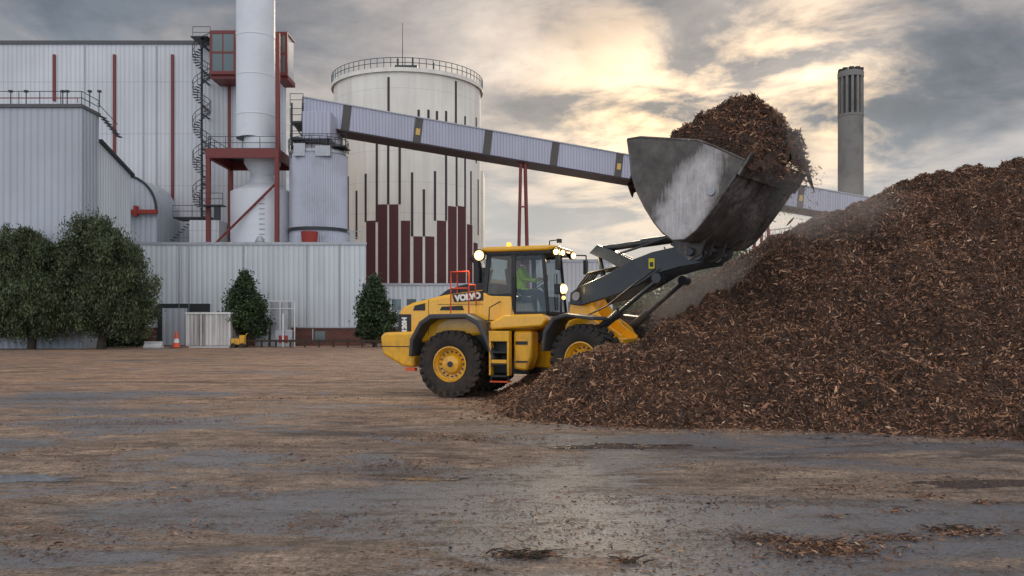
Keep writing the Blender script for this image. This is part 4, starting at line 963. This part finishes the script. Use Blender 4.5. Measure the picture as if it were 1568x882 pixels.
GR=empty('guard_rail_fence',(0,0,0)); mb=MB(); y=65; mb.box(bx(352,y),bx(600,y),y,y+.06,.42,.58)
for px in range(356,600,22): mb.box(bx(px,y)-.06,bx(px,y)+.06,y+.06,y+.18,0,.6)
mb.done('rails_posts',M_bark,GR)
# ---------------------------------------------------------------- trees
def leaves(name,centres,per,spread,size,mat,parent,droop=0):
    C=np.repeat(np.array(centres),per,axis=0); n=len(C)
    sc=np.repeat(rng.uniform(.5,1.45,len(centres)),per)[:,None]
    P=C+rng.normal(size=(n,3))*np.array(spread)*sc
    if droop: P[:,2]-=np.abs(rng.normal(size=n))*droop
    P[:,2]=np.maximum(P[:,2],rng.uniform(.35,1.0,n) if parent is not None and droop else .15)
    a=rng.normal(size=(n,3)); 
    if droop: a[:,2]*=2.2
    a/=np.linalg.norm(a,axis=1)[:,None]; b=np.cross(a,rng.normal(size=(n,3))); b/=np.linalg.norm(b,axis=1)[:,None]
    s=size*rng.uniform(.6,1.4,(n,1)); a=a*s*(1.5 if droop else 1); b=b*s*(.45 if droop else .6)
    v=np.stack([P-a,P+b,P+a,P-b],1).reshape(-1,3); q=np.arange(n*4).reshape(-1,4)
    return np_mesh(name,v,q,mat,parent)
def tree(name,base,H,W,mat,trunk_h,ncl=120,per=130,size=.17,shape='round',droop=0,lobes=None,spread=None,inner=.35):
    T_=empty(name,(base[0],base[1],0)); mb=MB(); 
    r0=H*.035
    mb.tube((0,0,0),(.1,0,trunk_h),r0,r0*.75,10); top=Vector((.1,0,trunk_h))
    cs=[]
    for l in lobes:
        for _ in range(int(ncl/len(lobes))):
            while True:
                p=rng.uniform(-1,1,3); rad=np.linalg.norm(p)
                if inner<rad<1: break
            if shape=='cone':
                t=(p[2]+1)/2; f=(1-t)**.9*1.3+.06; p[0]*=f;p[1]*=f
            k_=1+.5*noise.noise(Vector((p[0]*2.8+base[0],p[1]*2.8,p[2]*2.8)))
            if shape!='cone' and rng.random()<.10: k_*=1.22; p[2]*=1.12
            cs.append((l[0]+p[0]*l[3]*k_,l[1]+p[1]*l[4]*k_,l[2]+p[2]*l[5]))
    for i in range(0,len(cs),6):
        c=Vector(cs[i]); m_=top.lerp(c,.45)+Vector((0,0,H*.05)); mb.tube(top*rng.uniform(.8,1),m_,r0*.35,r0*.2,5); mb.tube(m_,c,r0*.2,r0*.06,5)
    mb.tube(top,(0,0,H*.9),r0*.7,r0*.12,8)
    mb.done('trunk_and_limbs',M_bark,T_,smooth=True)
    sp_=spread or W*.055+.12
    leaves('foliage',cs,per,(sp_,sp_,sp_*.9),size,mat,T_,droop)
tree('willow_tree',(bx(48,60),60),9,6.2,M_leafw,1.0,400,220,.082,'round',.5,[(-.9,0,7.3,1.7,1.6,1.5),(.7,.3,6.0,1.6,1.6,1.8),(-2.2,0,5.4,1.9,1.8,2.1),(-.2,-.6,4.2,2.4,1.4,1.6),(1.5,0,3.6,1.4,1.5,1.6),(-2.6,0,3.0,1.8,1.4,1.4),(.2,-.3,2.6,2.4,1.4,1.0)],.24,.5)
tree('willow_tree',(bx(155,60.5),60.5),9.6,6.6,M_leafw,1.0,460,220,.082,'round',.5,[(-.5,0,8.3,1.4,1.6,1.3),(.9,0,7.1,1.5,1.7,1.6),(-1.5,0,6.6,1.4,1.6,1.6),(2.1,0,5.0,1.4,1.6,1.9),(-2.1,0,4.4,1.4,1.5,1.8),(.3,-.7,5.0,1.6,1.4,1.5),(.3,-.3,3.1,2.7,1.8,1.3),(2.0,0,3.0,1.5,1.4,1.4)],.24,.5)
tree('hornbeam_tree',(bx(375,66),66),5.6,3.9,M_leafd,.8,170,120,.10,'cone',0,[(0,0,3.2,1.8,1.8,2.5)],.22)
tree('hornbeam_tree',(bx(573,66),66),5.3,3.5,M_leafd,.8,160,120,.10,'cone',0,[(0,0,3.0,1.65,1.65,2.4)],.22)
S_=empty('hedge',(0,0,0)); cs=[(rng.uniform(bx(-60,66),bx(215,66)),66+rng.normal(0,.4),rng.uniform(.2,.9)) for _ in range(120)]
leaves('foliage',cs,80,(.5,.4,.3),.12,M_leafd,S_)
cs=[]
for i in range(560):
    x=rng.uniform(16,75); y=rng.uniform(118,150)
    top=7+4*noise.noise(Vector((x*.08,1.2,0)))+10.5*max(0,1-abs(x/y*130-31)/10)+3*noise.noise(Vector((x*.3,4.2,0)))
    cs.append((x,y,rng.uniform(.1,1)**.6*max(3,top)))
leaves('distant_trees',cs,90,(1.1,1.1,.9),.30,M_leaff,None)
# ---------------------------------------------------------------- steam rising off the damp mulch
def steam(loc,scale,dens,sc,off):
    m=bpy.data.materials.new('steam'); m.use_nodes=True; nt=m.node_tree; nt.nodes.clear(); N=NT(nt)
    o=nt.nodes.new('ShaderNodeOutputMaterial'); v=nt.nodes.new('ShaderNodeVolumeScatter'); v.inputs['Color'].default_value=(.98,.92,.88,1); v.inputs['Anisotropy'].default_value=.2
    tc=nt.nodes.new('ShaderNodeTexCoord'); ln=nt.nodes.new('ShaderNodeVectorMath'); ln.operation='LENGTH'; N.l(tc.outputs['Object'],ln.inputs[0])
    fall=N.math('SUBTRACT',1.0,ln.outputs['Value'],clamp=True)
    nn=N.ramp(N.noise(N.mapping(tc.outputs['Object'],(1,1,.7),off),sc,5,.65,.6),[(.38,0),(.66,1)])
    N.l(N.math('MULTIPLY',N.math('MULTIPLY',fall,nn),dens),v.inputs['Density']); N.l(v.outputs[0],o.inputs['Volume'])
    bm=bmesh.new(); bmesh.ops.create_icosphere(bm,subdivisions=3,radius=1); me=bpy.data.meshes.new('steam_cloud'); bm.to_mesh(me); bm.free(); me.materials.append(m)
    ob=bpy.data.objects.new('steam_cloud',me); link(ob); ob.location=loc; ob.scale=scale
steam((5.75,17.6,5.2),(.85,.8,1.4),1.9,1.8,(1,2,3))
steam((4.3,19.8,2.5),(2.4,1.3,1.4),.75,1.7,(4,1,3))
steam((7.3,20.2,4.4),(2.6,1.4,1.1),.45,1.7,(7,5,3))
